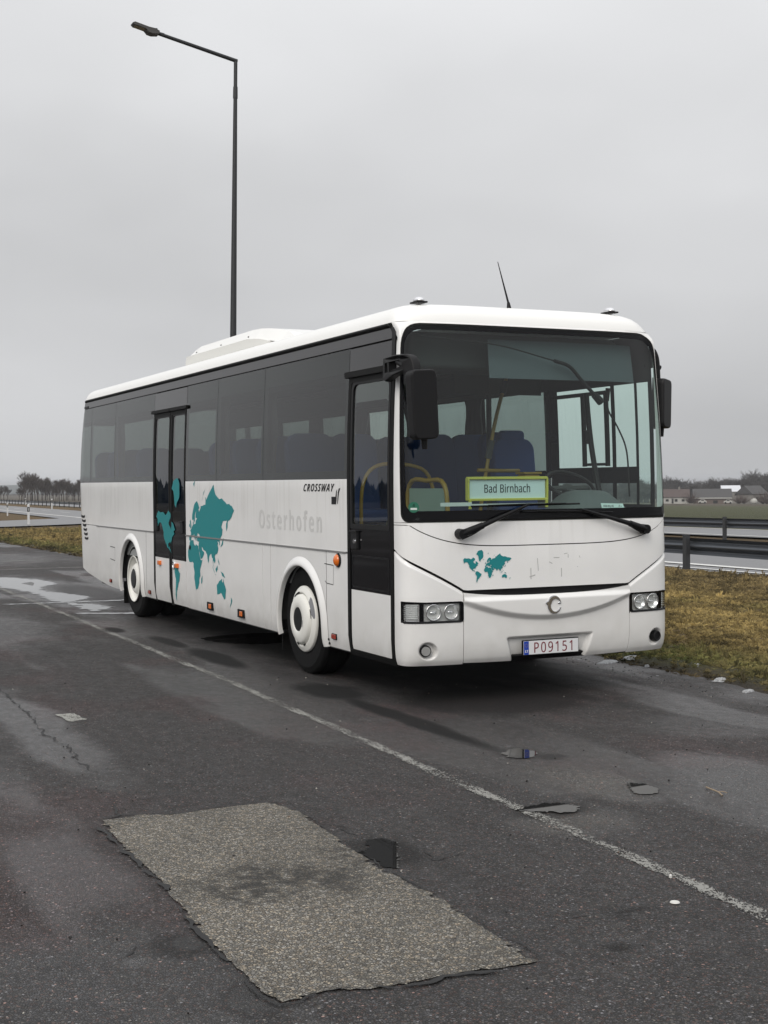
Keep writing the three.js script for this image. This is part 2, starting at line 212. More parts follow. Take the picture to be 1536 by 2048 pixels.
// worn white paint
const texWear = dataTex(1024, (i, j) => { const x = i / 1024 * 1.5, y = j / 1024 * 1.5; const n = fbm(x * 60, y * 60, 4, 131), m = fbm(x * 4, y * 2, 3, 132, 0), [r] = patCol(i, j); return clamp((n - 0.47) * 4 + (m - 0.5) * 2.4 + (patHei(i, j) - 0.32) * 3.2 + 0.42); }, false, 1 / 1.5);
M.paintWorn = std({ color: lin(0.36, 0.36, 0.33), roughness: 0.85, alphaMap: texWear, alphaTest: 0.62, bumpMap: texAsphH, bumpScale: 0.004, side: THREE.DoubleSide });
M.paintFar = std({ color: lin(0.62, 0.62, 0.6), roughness: 0.6 });
{
  const C = [[-1.95, -34], [-1.94, -10], [-2.0, -2], [-2.05, 0], [-2.125, 2.86], [-2.155, 4.3], [-2.195, 6.5]], cx = (z) => { let k = 0; while (k < C.length - 2 && C[k + 1][1] < z) k++; return lerp(C[k][0], C[k + 1][0], (z - C[k][1]) / (C[k + 1][1] - C[k][1])); };
  const tex = dataTex(1024, (i, j) => { const x = i / 1024 * 0.16, y = j / 1024 * 3, n = vnoise(x * 210, y * 210, 133), m = fbm(x * 12, y * 3.4, 4, 134), s = fbm(x * 90, y * 60, 3, 135), e = Math.abs(x / 0.08 - 1); return clamp(0.62 + (n - 0.5) * 0.75 + (s - 0.5) * 0.8 + (m - 0.5) * 1.0 - 1.15 * Math.pow(e, 2.6)); }, false, 1); tex.wrapS = THREE.ClampToEdgeWrapping;
  const zs = span(-34, 6.5, 160), g = gridGeo([-0.5, 0, 0.5], zs, (u, z) => [cx(z) + u * 0.15, drop(cx(z), z) + 0.005, z]), uv = g.attributes.uv; for (let k = 0; k < uv.count; k++) uv.setXY(k, (k % 3) / 2, zs[Math.floor(k / 3)] / 3);
  struct('road_marking', g, std({ color: lin(0.235, 0.232, 0.215), roughness: 0.85, alphaMap: tex, alphaTest: 0.6, bumpMap: texAsphH, bumpScale: 0 }), 'long worn white line along the bus');
}
struct('road_marking', merge([flat([[-3.72, -1.05], [-3.58, -1.05], [-3.56, -0.72], [-3.7, -0.7]], 0.005, 0.03, 142, 0.04)]), M.paintWorn, 'short scrap of worn white paint on the asphalt');
for (const z of [-20.5, -24.4, -28.2]) struct('road_marking', flat([[-6, z], [0.8, z + 0.3], [0.8, z + 0.42], [-6, z + 0.12]], 0.006, 0.01, 143, 0.3), M.paintWorn, 'faint white cross line at the far end of the lot');

// ------------------------------------------------------------------ roads beyond the verge
M.road = std({ color: lin(0.14, 0.14, 0.145), map: dataTex(256, (i, j) => 0.8 + 0.25 * fbm(i / 5, j / 5, 4, 151, 51), true, 1 / 3), roughness: 0.42 });
const tz = span(-60, 330, 195), roadGeo = (u0, u1, y) => gridGeo([u0, (u0 + u1) / 2, u1], tz, (u, t) => { const x = HX(t) + u; return [x, drop(x, -t) + y, -t]; });
struct('road', roadGeo(0, 7.6, 0.02), M.road); struct('road', roadGeo(13.3, 19, 0.02), M.road);
const rl = (u, w, t0, t1) => gridGeo([u, u + w], span(t0, t1, Math.ceil((t1 - t0) / 2)), (uu, t) => { const x = HX(t) + uu; return [x, drop(x, -t) + 0.035, -t]; });
struct('road_marking', rl(1.5, 0.28, -60, 330), M.paintFar, 'solid white edge line of the near carriageway');
struct('road_marking', rl(0.75, 0.14, -60, 60), M.paintFar, 'thin white line beside the verge');
struct('road_marking', merge(span(-54, 318, 31).map((t) => rl(4.6, 0.16, t, t + 6))), M.paintFar, 'white lane dashes of the near carriageway');
struct('road_marking', merge([rl(13.7, 0.2, -60, 330), rl(18.4, 0.2, -60, 330)]), M.paintFar, 'white edge lines of the far carriageway');
{ // slip road that leaves the lot at its far end
  const c = new THREE.CatmullRomCurve3([[26, -97], [19, -86], [12.5, -78], [7.2, -70.5], [1, -66], [-8, -62], [-30, -58]].map(([x, z]) => V(x, 0, z)), false, 'centripetal');
  struct('road', gridGeo([-5.2, -2.6, 0, 2.6, 5.2], span(0, 1, 60), (u, k) => { const p = c.getPointAt(k), t = c.getTangentAt(k), x = p.x - t.z * u, z = p.z + t.x * u; return [x, drop(x, z) + 0.03, z]; }), M.road);
}

// ------------------------------------------------------------------ grass verge
M.verge = std({ map: texGrass, vertexColors: true, roughness: 0.95, bumpMap: texSoft, bumpScale: 0.04 });
const vergeTone = (x, z) => { const e = x - lotEdge(z), n = fbm(x * 0.8, z * 0.8, 4, 161), soil = 1 - sstep(0.1, 0.55, e + 0.4 * (n - 0.5)), green = (1 - sstep(0.7, 1.9, e + 0.9 * (n - 0.5))) * 0.8 + 0.5 * sstep(0.6, 0.75, fbm(x * 0.5 + 9, z * 0.5, 3, 162)), far = sstep(6.2, 8.0, x - 0.05 * -z);
  const g = [0.07, 0.085, 0.024], y = [0.205, 0.155, 0.06], b = [0.04, 0.03, 0.022]; return [0, 1, 2].map((k) => lerp(lerp(lerp(y[k], g[k], clamp(green)), b[k], soil), b[k] * 1.3, 0.5 * far) * (0.45 + 1.1 * n)); };
const vergeY = (x, z) => { const e = x - lotEdge(z); return drop(x, z) + 0.05 * sstep(-0.05, 0.5, e) - 0.02 + 0.05 * (fbm(x * 1.7, z * 1.7, 3, 163) - 0.35) * sstep(0, 0.5, e); };
struct('grass_verge', gridGeo(span(0, 1, 60), span(-58, 22, 400), (u, z) => { const x = lerp(lotEdge(z) - 0.03, HX(-z) + 0.25, Math.pow(u, 1.25)); return [x, vergeY(x, z), z]; }, vergeTone), M.verge);
{ // matted winter grass
  const R = rng(77), tuft = []; for (let k = 0; k < 11; k++) { const a = R() * 6.28, r = R() * 0.05, h = 0.05 + R() * 0.075, l = 0.03 + R() * 0.09, w = 0.0062, x = Math.cos(a) * r, z = Math.sin(a) * r, b = R() * 6.28, dx = Math.cos(b) * l, dz = Math.sin(b) * l, px = -Math.sin(b) * w, pz = Math.cos(b) * w; const g = new THREE.BufferGeometry(); g.setAttribute('position', new THREE.Float32BufferAttribute([x - px, 0, z - pz, x + px, 0, z + pz, x + dx * 0.45, h * 0.8, z + dz * 0.45, x + dx, h * (0.55 + 0.4 * R()), z + dz], 3)); g.setIndex([0, 1, 2, 2, 1, 3]); tuft.push(g.toNonIndexed()); }
  const geo = mergeGeometries(tuft); geo.computeVertexNormals();
  const spots = []; const put = (x, z, k) => { const e = x - lotEdge(z); if (e < 0.12 || (e < 0.6 && R() > e * 1.2) || (fbm(x * 1.5 + 3, z * 1.5, 3, 171) > 0.6 && R() > 0.25)) return;  spots.push([x, z, k]); };
  for (let i = 0; i < 150000; i++) { const z = 4 - 30 * Math.pow(R(), 0.9), x = 1.3 + 9 * R(); put(x, z, 1); }
  for (let i = 0; i < 45000; i++) { const z = -22 - 34 * R(), x = 1.3 + (6 + 0.05 * -z) * R(); put(x, z, 1.5); }
  const im = new THREE.InstancedMesh(geo, std({ color: 0xffffff, roughness: 0.9, side: THREE.DoubleSide }), spots.length), m = new THREE.Matrix4(), q = new THREE.Quaternion(), c = new THREE.Color();
  spots.forEach(([x, z, k], i) => { const s = k * (0.34 + 0.4 * R()); m.compose(V(x, vergeY(x, z) - 0.008, z), q.setFromAxisAngle(V(0, 1, 0), R() * 6.28), hash(i, 5, 2) < 0.02 ? V(s * 0.8, s * 2.0, s * 0.8) : V(s * 1.25, s * (0.4 + 0.6 * R()), s * 1.25)); im.setMatrixAt(i, m); const t = vergeTone(x, z), pn = fbm(x * 2.2, z * 2.2, 3, 169), v = (0.15 + 1.75 * pn) * (0.45 + 1.15 * R()), y = R() * 0.45; c.setRGB(lerp(t[0], 0.28, y) * v, lerp(t[1], 0.215, y) * v, lerp(t[2], 0.095, y) * v); im.setColorAt(i, c); });
  im.name = 'grass'; tag(im, 'matted yellow winter grass on the verge beside the bus', null, null, 'stuff'); scene.add(im);
}

// ------------------------------------------------------------------ the bus: its skin as a surface
// a = arc length round the plan from the middle of the front (left side positive), p = height along the profile
const WB = 1.25, FD = 0.3, RD = 0.35, NEXP = 4.6, S_REAR = 10.95;
function planTable(depth) { const r = []; let L = 0, px = 0, ps = 0; for (let i = 0; i <= 4000; i++) { const t = i / 4000 * Math.PI / 2, x = WB * Math.pow(Math.sin(t), 2 / NEXP), s = depth * (1 - Math.pow(Math.max(0, Math.cos(t)), 2 / NEXP)); L += Math.hypot(x - px, s - ps); r.push([L, x, s]); px = x; ps = s; } return r; }
const TF = planTable(FD), TR = planTable(RD), LF = TF[4000][0], LR = TR[4000][0];
function look(T, a) { let lo = 0, hi = T.length - 1; while (hi - lo > 1) { const m = (lo + hi) >> 1; if (T[m][0] > a) hi = m; else lo = m; } const k = (a - T[lo][0]) / (T[hi][0] - T[lo][0] || 1); return [lerp(T[lo][1], T[hi][1], k), lerp(T[lo][2], T[hi][2], k)]; }
const PROF = [[0.30, 0.30, 1.222, 0.05, -0.14], [0.36, 0.36, 1.240, 0.018, -0.1], [0.46, 0.46, 1.249, 0.002, -0.05], [0.6, 0.6, 1.25, 0, 0], [0.9, 0.9, 1.25, 0, 0.04], [1.2, 1.2, 1.25, 0.008, 0.08], [1.42, 1.42, 1.25, 0.022, 0.1], [1.76, 1.76, 1.25, 0.05, 0.12], [2.2, 2.2, 1.24, 0.092, 0.08], [2.6, 2.6, 1.222, 0.138, 0], [2.9, 2.9, 1.206, 0.175, -0.12], [2.99, 2.988, 1.196, 0.19, -0.17], [3.055, 3.048, 1.172, 0.215, -0.2], [3.12, 3.1, 1.13, 0.26, -0.24], [3.19, 3.138, 1.07, 0.32, -0.3], [3.31, 3.166, 0.955, 0.44, -0.42], [3.5, 3.182, 0.765, 0.62, -0.6], [3.9, 3.194, 0.37, 0.98, -0.95], [4.22, 3.196, 0.05, 1.28, -1.25]];
function prof(p) {
  const n = PROF.length; let i = 0; while (i < n - 2 && PROF[i + 1][0] <= p) i++;
  const A = PROF[i], B = PROF[i + 1], Z = PROF[Math.max(0, i - 1)], C = PROF[Math.min(n - 1, i + 2)], h = B[0] - A[0], t = (p - A[0]) / h, r = [];
  for (let k = 1; k < 5; k++) { const m0 = Z === A ? (B[k] - A[k]) / h : (B[k] - Z[k]) / (B[0] - Z[0]), m1 = C === B ? (B[k] - A[k]) / h : (C[k] - A[k]) / (C[0] - A[0]), t2 = t * t, t3 = t2 * t; r.push((2 * t3 - 3 * t2 + 1) * A[k] + (t3 - 2 * t2 + t) * h * m0 + (3 * t2 - 2 * t3) * B[k] + (t3 - t2) * h * m1); }
  return r;
}
function skin0(a, p) {
  const [y, W, s0, e] = prof(p), sg = a < 0 ? -1 : 1, q = Math.abs(a), up = sstep(2.9, 3.06, p);
  if (q <= LF) { const [x, s] = look(TF, q), w = lerp(1 - sstep(LF - 0.32, LF, q), 1, up); return V(sg * x * W / WB, y, -(s + s0 * w)); }
  const s = FD + q - LF; if (s <= S_REAR) return V(sg * W, y, -(s + s0 * up * (1 - sstep(1, 4, s))));
  const [x, d] = look(TR, Math.max(0, LR - (s - S_REAR))), w = sstep(0, 0.25, s - S_REAR); return V(sg * x * W / WB, y, -(S_REAR + (RD - d) + e * w));
}
function skinN(a, p) { const e = 0.004, A = skin0(a + e, p).sub(skin0(a - e, p)), B = skin0(a, Math.min(4.2, p + e)).sub(skin0(a, p - e)); return A.cross(B).normalize(); }
const skin = (a, p, off = 0) => { const v = skin0(a, p); return off ? v.addScaledVector(skinN(a, p), off) : v; };
const AR = (s) => -(LF + s - FD), AL = (s) => LF + s - FD;      // right-hand (door) side and left-hand side at s metres from the front
// a grid on the skin; f(u, v) gives [a, p, offset]
function sheet(nu, nv, f, rim = 0, edges = 'lrbt') {
  const us = Array.isArray(nu) ? nu : span(0, 1, nu), vs = Array.isArray(nv) ? nv : span(0, 1, nv), pos = [], uv = [], idx = [], N = us.length, K = vs.length, P = [];
  for (const v of vs) for (const u of us) { const [a, p, o] = f(u, v), w = skin(a, p, o || 0); P.push([w, a, p]); pos.push(w.x, w.y, w.z); uv.push(a, p); }
  for (let j = 0; j < K - 1; j++) for (let i = 0; i < N - 1; i++) { const a = j * N + i, b = a + 1, c = a + N, d = c + 1; idx.push(a, b, d, a, d, c); }
  const g = new THREE.BufferGeometry(); g.setAttribute('position', new THREE.Float32BufferAttribute(pos, 3)); g.setAttribute('uv', new THREE.Float32BufferAttribute(uv, 2)); g.setIndex(idx); g.computeVertexNormals();
  const mid = (K >> 1) * N + (N >> 1), n = V().fromBufferAttribute(g.attributes.normal, mid), flip = n.dot(skinN(P[mid][1], P[mid][2])) < 0;
  if (flip) { for (let k = 0; k < idx.length; k += 3) [idx[k + 1], idx[k + 2]] = [idx[k + 2], idx[k + 1]]; g.setIndex(idx); g.computeVertexNormals(); }
  if (!rim) return g;
  const out = [g], edge = (ids, rev) => { const q = []; const I = ids.map((k) => P[k][0].clone().addScaledVector(skinN(P[k][1], P[k][2]), -rim)); for (let k = 0; k < ids.length - 1; k++) { const A = P[ids[k]][0], B = P[ids[k + 1]][0], C = I[k], D = I[k + 1], t = rev !== flip ? [A, C, B, B, C, D] : [A, B, C, B, D, C]; for (const w of t) q.push(w.x, w.y, w.z); } const e = new THREE.BufferGeometry(); e.setAttribute('position', new THREE.Float32BufferAttribute(q, 3)); e.computeVertexNormals(); out.push(e); };
  if (edges.includes('b')) edge(us.map((_, i) => i), false); if (edges.includes('t')) edge(us.map((_, i) => (K - 1) * N + i), true);
  if (edges.includes('l')) edge(vs.map((_, j) => j * N), true); if (edges.includes('r')) edge(vs.map((_, j) => j * N + N - 1), false);
  return merge(out);
}
const panel = (a0, a1, lo, hi, o = {}) => { const L = typeof lo === 'function' ? lo : () => lo, H = typeof hi === 'function' ? hi : () => hi, off = o.off || 0, O = typeof off === 'function' ? off : () => off;
  return sheet(o.nu || Math.max(2, Math.ceil(Math.abs(a1 - a0) / 0.09)), o.nv || 10, (u, v) => { const a = lerp(a0, a1, u), p = lerp(L(a), H(a), v); return [a, p, O(a, p)]; }, o.rim ?? 0.014, o.edges || 'lrbt'); };
const right = (s0, s1, lo, hi, o = {}) => panel(AR(s1), AR(s0), typeof lo === 'function' ? (a) => lo(FD - LF - a) : lo, typeof hi === 'function' ? (a) => hi(FD - LF - a) : hi, { ...o, off: typeof o.off === 'function' ? (a, p) => o.off(FD - LF - a, p) : o.off });
const left = (s0, s1, lo, hi, o = {}) => panel(AL(s0), AL(s1), typeof lo === 'function' ? (a) => lo(FD - LF + a) : lo, typeof hi === 'function' ? (a) => hi(FD - LF + a) : hi, o);
// closed rounded rectangle in (a, p) as a function of t in 0..1; the corner order is the same for all, so two of them bound a ring
function rrect(a0, a1, p0, p1, rt, rb) {
  const pts = []; const arc = (ca, cp, r, t0) => { for (let i = 0; i <= 8; i++) { const t = t0 + i / 8 * Math.PI / 2; pts.push([ca + r * Math.cos(t), cp + r * Math.sin(t)]); } }, line = (A, B, n) => { for (let i = 1; i < n; i++) pts.push([lerp(A[0], B[0], i / n), lerp(A[1], B[1], i / n)]); };
  arc(a1 - rt, p1 - rt, rt, 0); line([a1 - rt, p1], [a0 + rt, p1], 24); arc(a0 + rt, p1 - rt, rt, Math.PI / 2); line([a0, p1 - rt], [a0, p0 + rb], 16); arc(a0 + rb, p0 + rb, rb, Math.PI); line([a0 + rb, p0], [a1 - rb, p0], 24); arc(a1 - rb, p0 + rb, rb, Math.PI * 1.5); line([a1, p0 + rb], [a1, p1 - rt], 16); pts.push(pts[0]); return pts;
}
const ring = (C0, C1, o0 = 0, o1 = o0, nv = 2, rim = 0, edges = 'b') => { const n = C0.length - 1; return sheet(span(0, 1, n), nv, (u, v) => { const i = Math.round(u * n); return [lerp(C0[i][0], C1[i][0], v), lerp(C0[i][1], C1[i][1], v), lerp(o0, o1, v)]; }, rim, edges); };
function filled(C, off, rim = 0, nr = 14) { // the inside of a rounded rectangle
  const lo = Math.min(...C.map((c) => c[1])), hi = Math.max(...C.map((c) => c[1]));
  const ext = (p) => { let a0 = 1e9, a1 = -1e9; for (let i = 0; i < C.length - 1; i++) { const A = C[i], B = C[i + 1]; if ((A[1] - p) * (B[1] - p) <= 1e-12 && Math.abs(B[1] - A[1]) > 1e-9) { const a = lerp(A[0], B[0], (p - A[1]) / (B[1] - A[1])); a0 = Math.min(a0, a); a1 = Math.max(a1, a); } } return [a0, a1]; };
  const vs = []; for (let i = 0; i <= nr * 3; i++) vs.push(0.5 - 0.5 * Math.cos(Math.PI * i / (nr * 3)));
  return sheet(40, vs, (u, v) => { const p = lerp(lo + 1e-4, hi - 1e-4, v), [a0, a1] = ext(p); return [lerp(a0, a1, u), p, off]; }, rim);
}

// ------------------------------------------------------------------ bus materials
const texPaint = dataTex(1024, (i, j) => { const x = i / 1024 * 4, h = j / 1024 * 3.4, n = fbm(i / 90, j / 90, 4, 201), s = fbm(x * 26, h * 1.3, 4, 202), f = fbm(x * 9, h * 9, 4, 203); // road film low down, faint runs below the windows
  const low = sstep(0.95, 0.3, h) * (0.25 + 0.9 * f), run = sstep(0.52, 0.75, s) * sstep(1.0, 1.72, h) * sstep(1.8, 1.74, h), g = 0.085 * low + 0.035 * run, v = 0.975 + 0.05 * (n - 0.5); return [v * (1 - g), v * (1 - g * 1.05), v * (0.997 - g * 1.15)]; }, true, 1 / 4, 1 / 3.4);
M.white = phy({ color: lin(0.89, 0.89, 0.885), map: texPaint, roughness: 0.45, clearcoat: 0.8, clearcoatRoughness: 0.08 });
M.roofWhite = phy({ color: lin(0.82, 0.82, 0.8), roughness: 0.4, clearcoat: 0.4, clearcoatRoughness: 0.15 });
M.acWhite = phy({ color: lin(0.74, 0.74, 0.71), roughness: 0.5 });
M.black = phy({ color: lin(0.008, 0.008, 0.009), roughness: 0.45, specularIntensity: 0.4 });
M.rubber = phy({ color: lin(0.007, 0.007, 0.007), roughness: 0.6, specularIntensity: 0.3 });
M.gloss = phy({ color: lin(0.004, 0.004, 0.005), roughness: 0.05, specularIntensity: 0.7 });
M.plasticGrey = phy({ color: lin(0.011, 0.011, 0.012), roughness: 0.5, specularIntensity: 0.45 });
M.frit = phy({ color: lin(0.004, 0.004, 0.005), roughness: 0.15, specularIntensity: 0.35 });
M.dark = std({ color: lin(0.01, 0.01, 0.01), roughness: 0.9 });
M.tint = phy({ color: lin(0.29, 0.335, 0.315), specularIntensity: 0.88, transmission: 1, thickness: 0, roughness: 0, ior: 1.52 });
M.clear = phy({ color: lin(0.90, 0.985, 0.94), transmission: 1, thickness: 0, roughness: 0, ior: 1.5 });
const texDust = dataTex(512, (i, j) => { const s = fbm(i / 3, j / 160, 4, 211, 0), n = fbm(i / 70, j / 70, 4, 212, 0); return 0.02 + 0.17 * sstep(0.5, 0.8, 0.55 * s + 0.5 * n); }, false, 1 / 2.2);
M.screen = phy({ color: lin(0.80, 0.93, 0.90), transmission: 1, thickness: 0, roughness: 1, roughnessMap: texDust, ior: 1.5 });
M.chrome = std({ color: lin(0.75, 0.75, 0.76), metalness: 1, roughness: 0.12 });
M.reflector = std({ color: lin(0.93, 0.93, 0.92), metalness: 0.85, roughness: 0.26 });
M.lens = phy({ color: lin(0.93, 0.95, 0.95), transmission: 1, thickness: 0, roughness: 0.02, ior: 1.45 });
M.amber = phy({ color: lin(0.72, 0.16, 0.012), roughness: 0.25, clearcoat: 0.8 });
M.red = phy({ color: lin(0.3, 0.03, 0.012), roughness: 0.3, clearcoat: 0.6 });
M.teal = phy({ color: lin(0.014, 0.22, 0.235), roughness: 0.55, specularIntensity: 0.6, side: THREE.DoubleSide });
M.ghost = phy({ color: lin(0.60, 0.60, 0.59), roughness: 0.55, side: THREE.DoubleSide });
M.wheelPaint = std({ color: lin(0.78, 0.778, 0.735), roughness: 0.45 });
M.bare = std({ color: lin(0.2, 0.205, 0.22), roughness: 0.6 });
M.tyre = phy({ specularIntensity: 0.3, color: lin(0.008, 0.008, 0.0085), roughness: 0.75, bumpMap: texSoft, bumpScale: 0.002 });
M.yellow = std({ color: lin(0.30, 0.18, 0.02), roughness: 0.4 });
M.seat = std({ color: lin(0.035, 0.07, 0.22), roughness: 0.9 });
M.seatDark = std({ color: lin(0.03, 0.035, 0.06), roughness: 0.9 });
M.interior = std({ color: lin(0.3, 0.31, 0.31), roughness: 0.8 });
M.trimDark = std({ color: lin(0.05, 0.052, 0.052), roughness: 0.8 });
M.curtain = std({ color: lin(0.09, 0.09, 0.095), roughness: 0.95, side: THREE.DoubleSide });
const font = await new FontLoader().loadAsync('fonts/droid/droid_sans_regular.typeface.json'), bold = await new FontLoader().loadAsync('fonts/droid/droid_sans_bold.typeface.json');
function text(str, f, size, depth, shear = 0, wide = 1, gap = 0) { // flat lettering, left end at 0; letters can be spaced, widened and slanted
  let x = 0; const gs = []; for (const ch of str) { if (ch === ' ') { x += size * 0.4; continue; } const g = new TextGeometry(ch, { font: f, size, depth, curveSegments: 5, bevelEnabled: false }); const adv = f.data.glyphs[ch].ha * size / f.data.resolution; g.translate(x, 0, 0); x += adv + gap; gs.push(g); }
  const g = merge(gs); g.applyMatrix4(new THREE.Matrix4().set(wide, shear, 0, 0, 0, 1, 0, 0, 0, 0, 1, 0, 0, 0, 0, 1)); g.computeBoundingBox(); return g;
}
function onSkin(g, fa, fp, off) { const p = g.attributes.position; for (let i = 0; i < p.count; i++) { const v = skin(fa(p.getX(i)), fp(p.getY(i)), off + (p.getZ(i) || 0)); p.setXYZ(i, v.x, v.y, v.z); } g.computeVertexNormals(); return g; }

// ------------------------------------------------------------------ bus body
const bus = thing('bus', 'white coach with dark side windows and teal world maps, parked on wet asphalt', 'bus', [0, 0, 0]);
const part = (n, g, m, label, parent = bus) => { const o = mesh(n, g, m, parent); if (label) o.userData.label = label; return o; };
const GAP = 0.004;
// front: hood, upper hood, bumper, corner panels
const seamU = (a) => 1.232 + 0.17 * Math.pow(Math.min(1.3, Math.abs(a)) / 1.2, 4.5);
const diag = (a) => { const q = Math.abs(a); return q < 0.77 ? 0.886 : 0.886 + 0.345 * Math.pow((q - 0.77) / (LF - 0.77), 0.92) - 0.02 * Math.exp(-Math.pow((q - 0.8) / 0.05, 2)) * 0; };
const EDGE = LF - FD + 0.262;           // where the front meets the black door strip
part('front_cowl', panel(-EDGE, EDGE, (a) => Math.min(1.41, seamU(a) + GAP), 1.424, { nu: 70, nv: 8 }), M.white);
part('front_flap', panel(-EDGE, EDGE, (a) => diag(a) + 0.008, (a) => Math.max(diag(a) + 0.012, Math.min(1.405, seamU(a) - GAP)), { nu: 90, nv: 16 }), M.white);
const lampTop = (a) => 0.806 + 0.012 * sstep(0.9, 1.3, Math.abs(a)), lampBot = (a) => 0.652;
const LA0 = 0.782, LA1 = 1.30;
const cup = (sg) => (a, p) => { const d = Math.hypot((sg * a - 1.075) / 0.078, (p - 0.432) / 0.07); const q = skin0(a, p); return -0.05 * (1 - sstep(0.72, 1.0, d)) * (0.55 + 0.45 * clamp((1.12 - sg * a) / 0.1)); };
for (const sg of [-1, 1]) {
  const f = (a) => sg * a, hiD = (a) => diag(a) - 0.012, c = cup(sg);
  part('corner_panel', [
    panel(f(LA0 - 0.0), f(EDGE), (a) => lampTop(a) + 0.012, hiD, { nu: 50, nv: 40, edges: 'lt', off: (a, p) => -0.016 * sstep(0.042, 0.004, diag(a) - p) * sstep(EDGE, EDGE - 0.06, Math.abs(a)) }),
    panel(f(LA0 - 0.0), f(EDGE), 0.315, (a) => lampBot(a) - 0.01, { nu: 70, nv: 44, edges: 'lb', off: c }),
    panel(f(LA1), f(EDGE), (a) => lampBot(a) - 0.01, (a) => lampTop(a) + 0.012, { nu: 8, nv: 10, rim: 0 }),
    panel(f(LA0), f(LA1), (a) => lampTop(a) + 0.0, (a) => lampTop(a) + 0.012, { nu: 30, nv: 3, edges: 'b', rim: 0.03 }),
    panel(f(LA0), f(LA1), (a) => lampBot(a) - 0.01, (a) => lampBot(a), { nu: 30, nv: 3, edges: 't', rim: 0.03 }),
  ], M.white);
}
// bumper with its smile-shaped shelf and the plate niche
const smile = (a) => { const q = Math.abs(a) / 0.79; return 0.645 + 0.155 * q * q; };
const bumperOff = (a, p) => {
  const above = sstep(smile(a) - 0.02, smile(a) + 0.035, p), bulge = 0.038 * above * (1 - 0.25 * sstep(0.6, 0.79, Math.abs(a)));
  const top = sstep(0.845, 0.80, p), nw = 0.33 + 0.30 * (p - 0.31), n = (1 - sstep(nw - 0.012, nw + 0.022, Math.abs(a - 0.01))) * (1 - sstep(0.485, 0.512, p));
  return bulge * (0.3 + 0.7 * top) - 0.045 * n;
};
part('bumper', panel(-LA0 + 0.006, LA0 - 0.006, (a) => 0.312 + 0.012 * Math.pow(Math.abs(a) / 0.79, 2), (a) => 0.838 + 0.040 * Math.pow(Math.abs(a) / 0.79, 3), { nu: 180, nv: 90, off: bumperOff, rim: 0.03 }), M.white);
part('grille_slot', panel(-0.85, 0.85, 0.80, 0.93, { off: -0.02, nv: 3, rim: 0 }), M.black);
part('bumper_lip', panel(-EDGE, EDGE, 0.3, 0.34, { off: -0.022, nv: 3, nu: 60, rim: 0.1 }), M.black);
// windscreen with its black border, set in white
const WS = rrect(-1.275, 1.275, 1.432, 2.975, 0.2, 0.07), WSin = rrect(-1.228, 1.228, 1.515, 2.93, 0.16, 0.06), WSout = rrect(-EDGE, EDGE, 1.426, 3.0, 0.002, 0.002);
part('front_frame', ring(WSout, rrect(-1.281, 1.281, 1.428, 2.983, 0.204, 0.072), 0.0, 0.004, 5, 0.02, 't'), M.white);
part('windscreen_border', ring(WS, WSin, 0.0015, 0.0015, 2), M.frit);
part('windscreen', filled(WS, -0.001), M.screen);
part('windscreen_seal', ring(rrect(-1.283, 1.283, 1.427, 2.985, 0.205, 0.073), rrect(-1.262, 1.262, 1.446, 2.965, 0.19, 0.065), 0.001, 0.003, 2), M.rubber);
// roof
const roofSheet = (o, lo, hi, nv) => sheet(Array.from({ length: 401 }, (_, i) => i / 400), nv, (u, v) => [lerp(-(LF + S_REAR - FD + LR), LF + S_REAR - FD + LR, u), lerp(lo, hi, v), o], 0);
part('roof', [roofSheet(0, 3.0, 4.22, 26)], M.roofWhite);
part('roof_gutter', [right(0.33, 11.1, 2.958, 2.998, { nv: 4, nu: 60, off: (s, p) => 0.004 + 0.018 * Math.sin(Math.PI * clamp((p - 2.958) / 0.04)) }), left(0.33, 11.1, 2.958, 2.998, { nv: 4, nu: 60, off: 0.008 })], M.rubber);
// dark structure seen in the joints, behind the white panels
const inner = (lo, hi, s0, s1, f) => f(s0, s1, lo, hi, { off: -0.016, nv: 4, rim: 0 });
part('body_frame', [inner(0.33, 1.75, 1.15, 1.66, right), inner(1.06, 1.75, 1.66, 2.84, right), inner(0.33, 1.75, 2.84, 5.81, right), inner(0.33, 1.75, 7.05, 7.6, right), inner(1.12, 1.75, 7.6, 8.86, right), inner(0.33, 1.75, 8.86, 10.0, right), inner(0.5, 1.75, 10.0, 11.1, right), panel(-EDGE, EDGE, 0.33, 1.42, { off: -0.05, rim: 0, nv: 6, nu: 50 }), inner(2.6, 2.99, 0.3, 11.1, right), inner(2.6, 2.99, 0.3, 11.1, left)], M.dark);
// right-hand side, upper
const gl = (s0, s1, lo = 1.776, hi = 2.852) => right(s0 + GAP, s1 - GAP, lo, hi, { nv: 8, rim: 0.006 });
part('roof_edge_panel', [right(0.36, 11.05, 2.868, 2.955, { nv: 4, nu: 60, rim: 0.01 })], std({ color: lin(0.05, 0.05, 0.053), roughness: 0.28 }));
for (const [a, b] of [[1.165, 3.213], [3.213, 4.655], [4.655, 5.786], [7.145, 9.082], [9.082, 10.503], [10.503, 11.12]]) part('window_pane', gl(a, b), M.tint);
for (const [a, b, l] of [[0.33, 1.165, 2.652], [5.786, 7.145, 2.64]]) part('header_panel', gl(a, b, l, 2.852), std({ color: lin(0.03, 0.03, 0.032), roughness: 0.15 }));
part('front_corner_trim', [right(0.285, 0.345, 2.62, 2.955, { nv: 8, nu: 4, rim: 0.004, off: 0.004 })], M.plasticGrey);
part('vent_grille', right(10.75, 11.02, 2.872, 2.9, { nv: 2, off: 0.006, rim: 0.006 }), M.black);
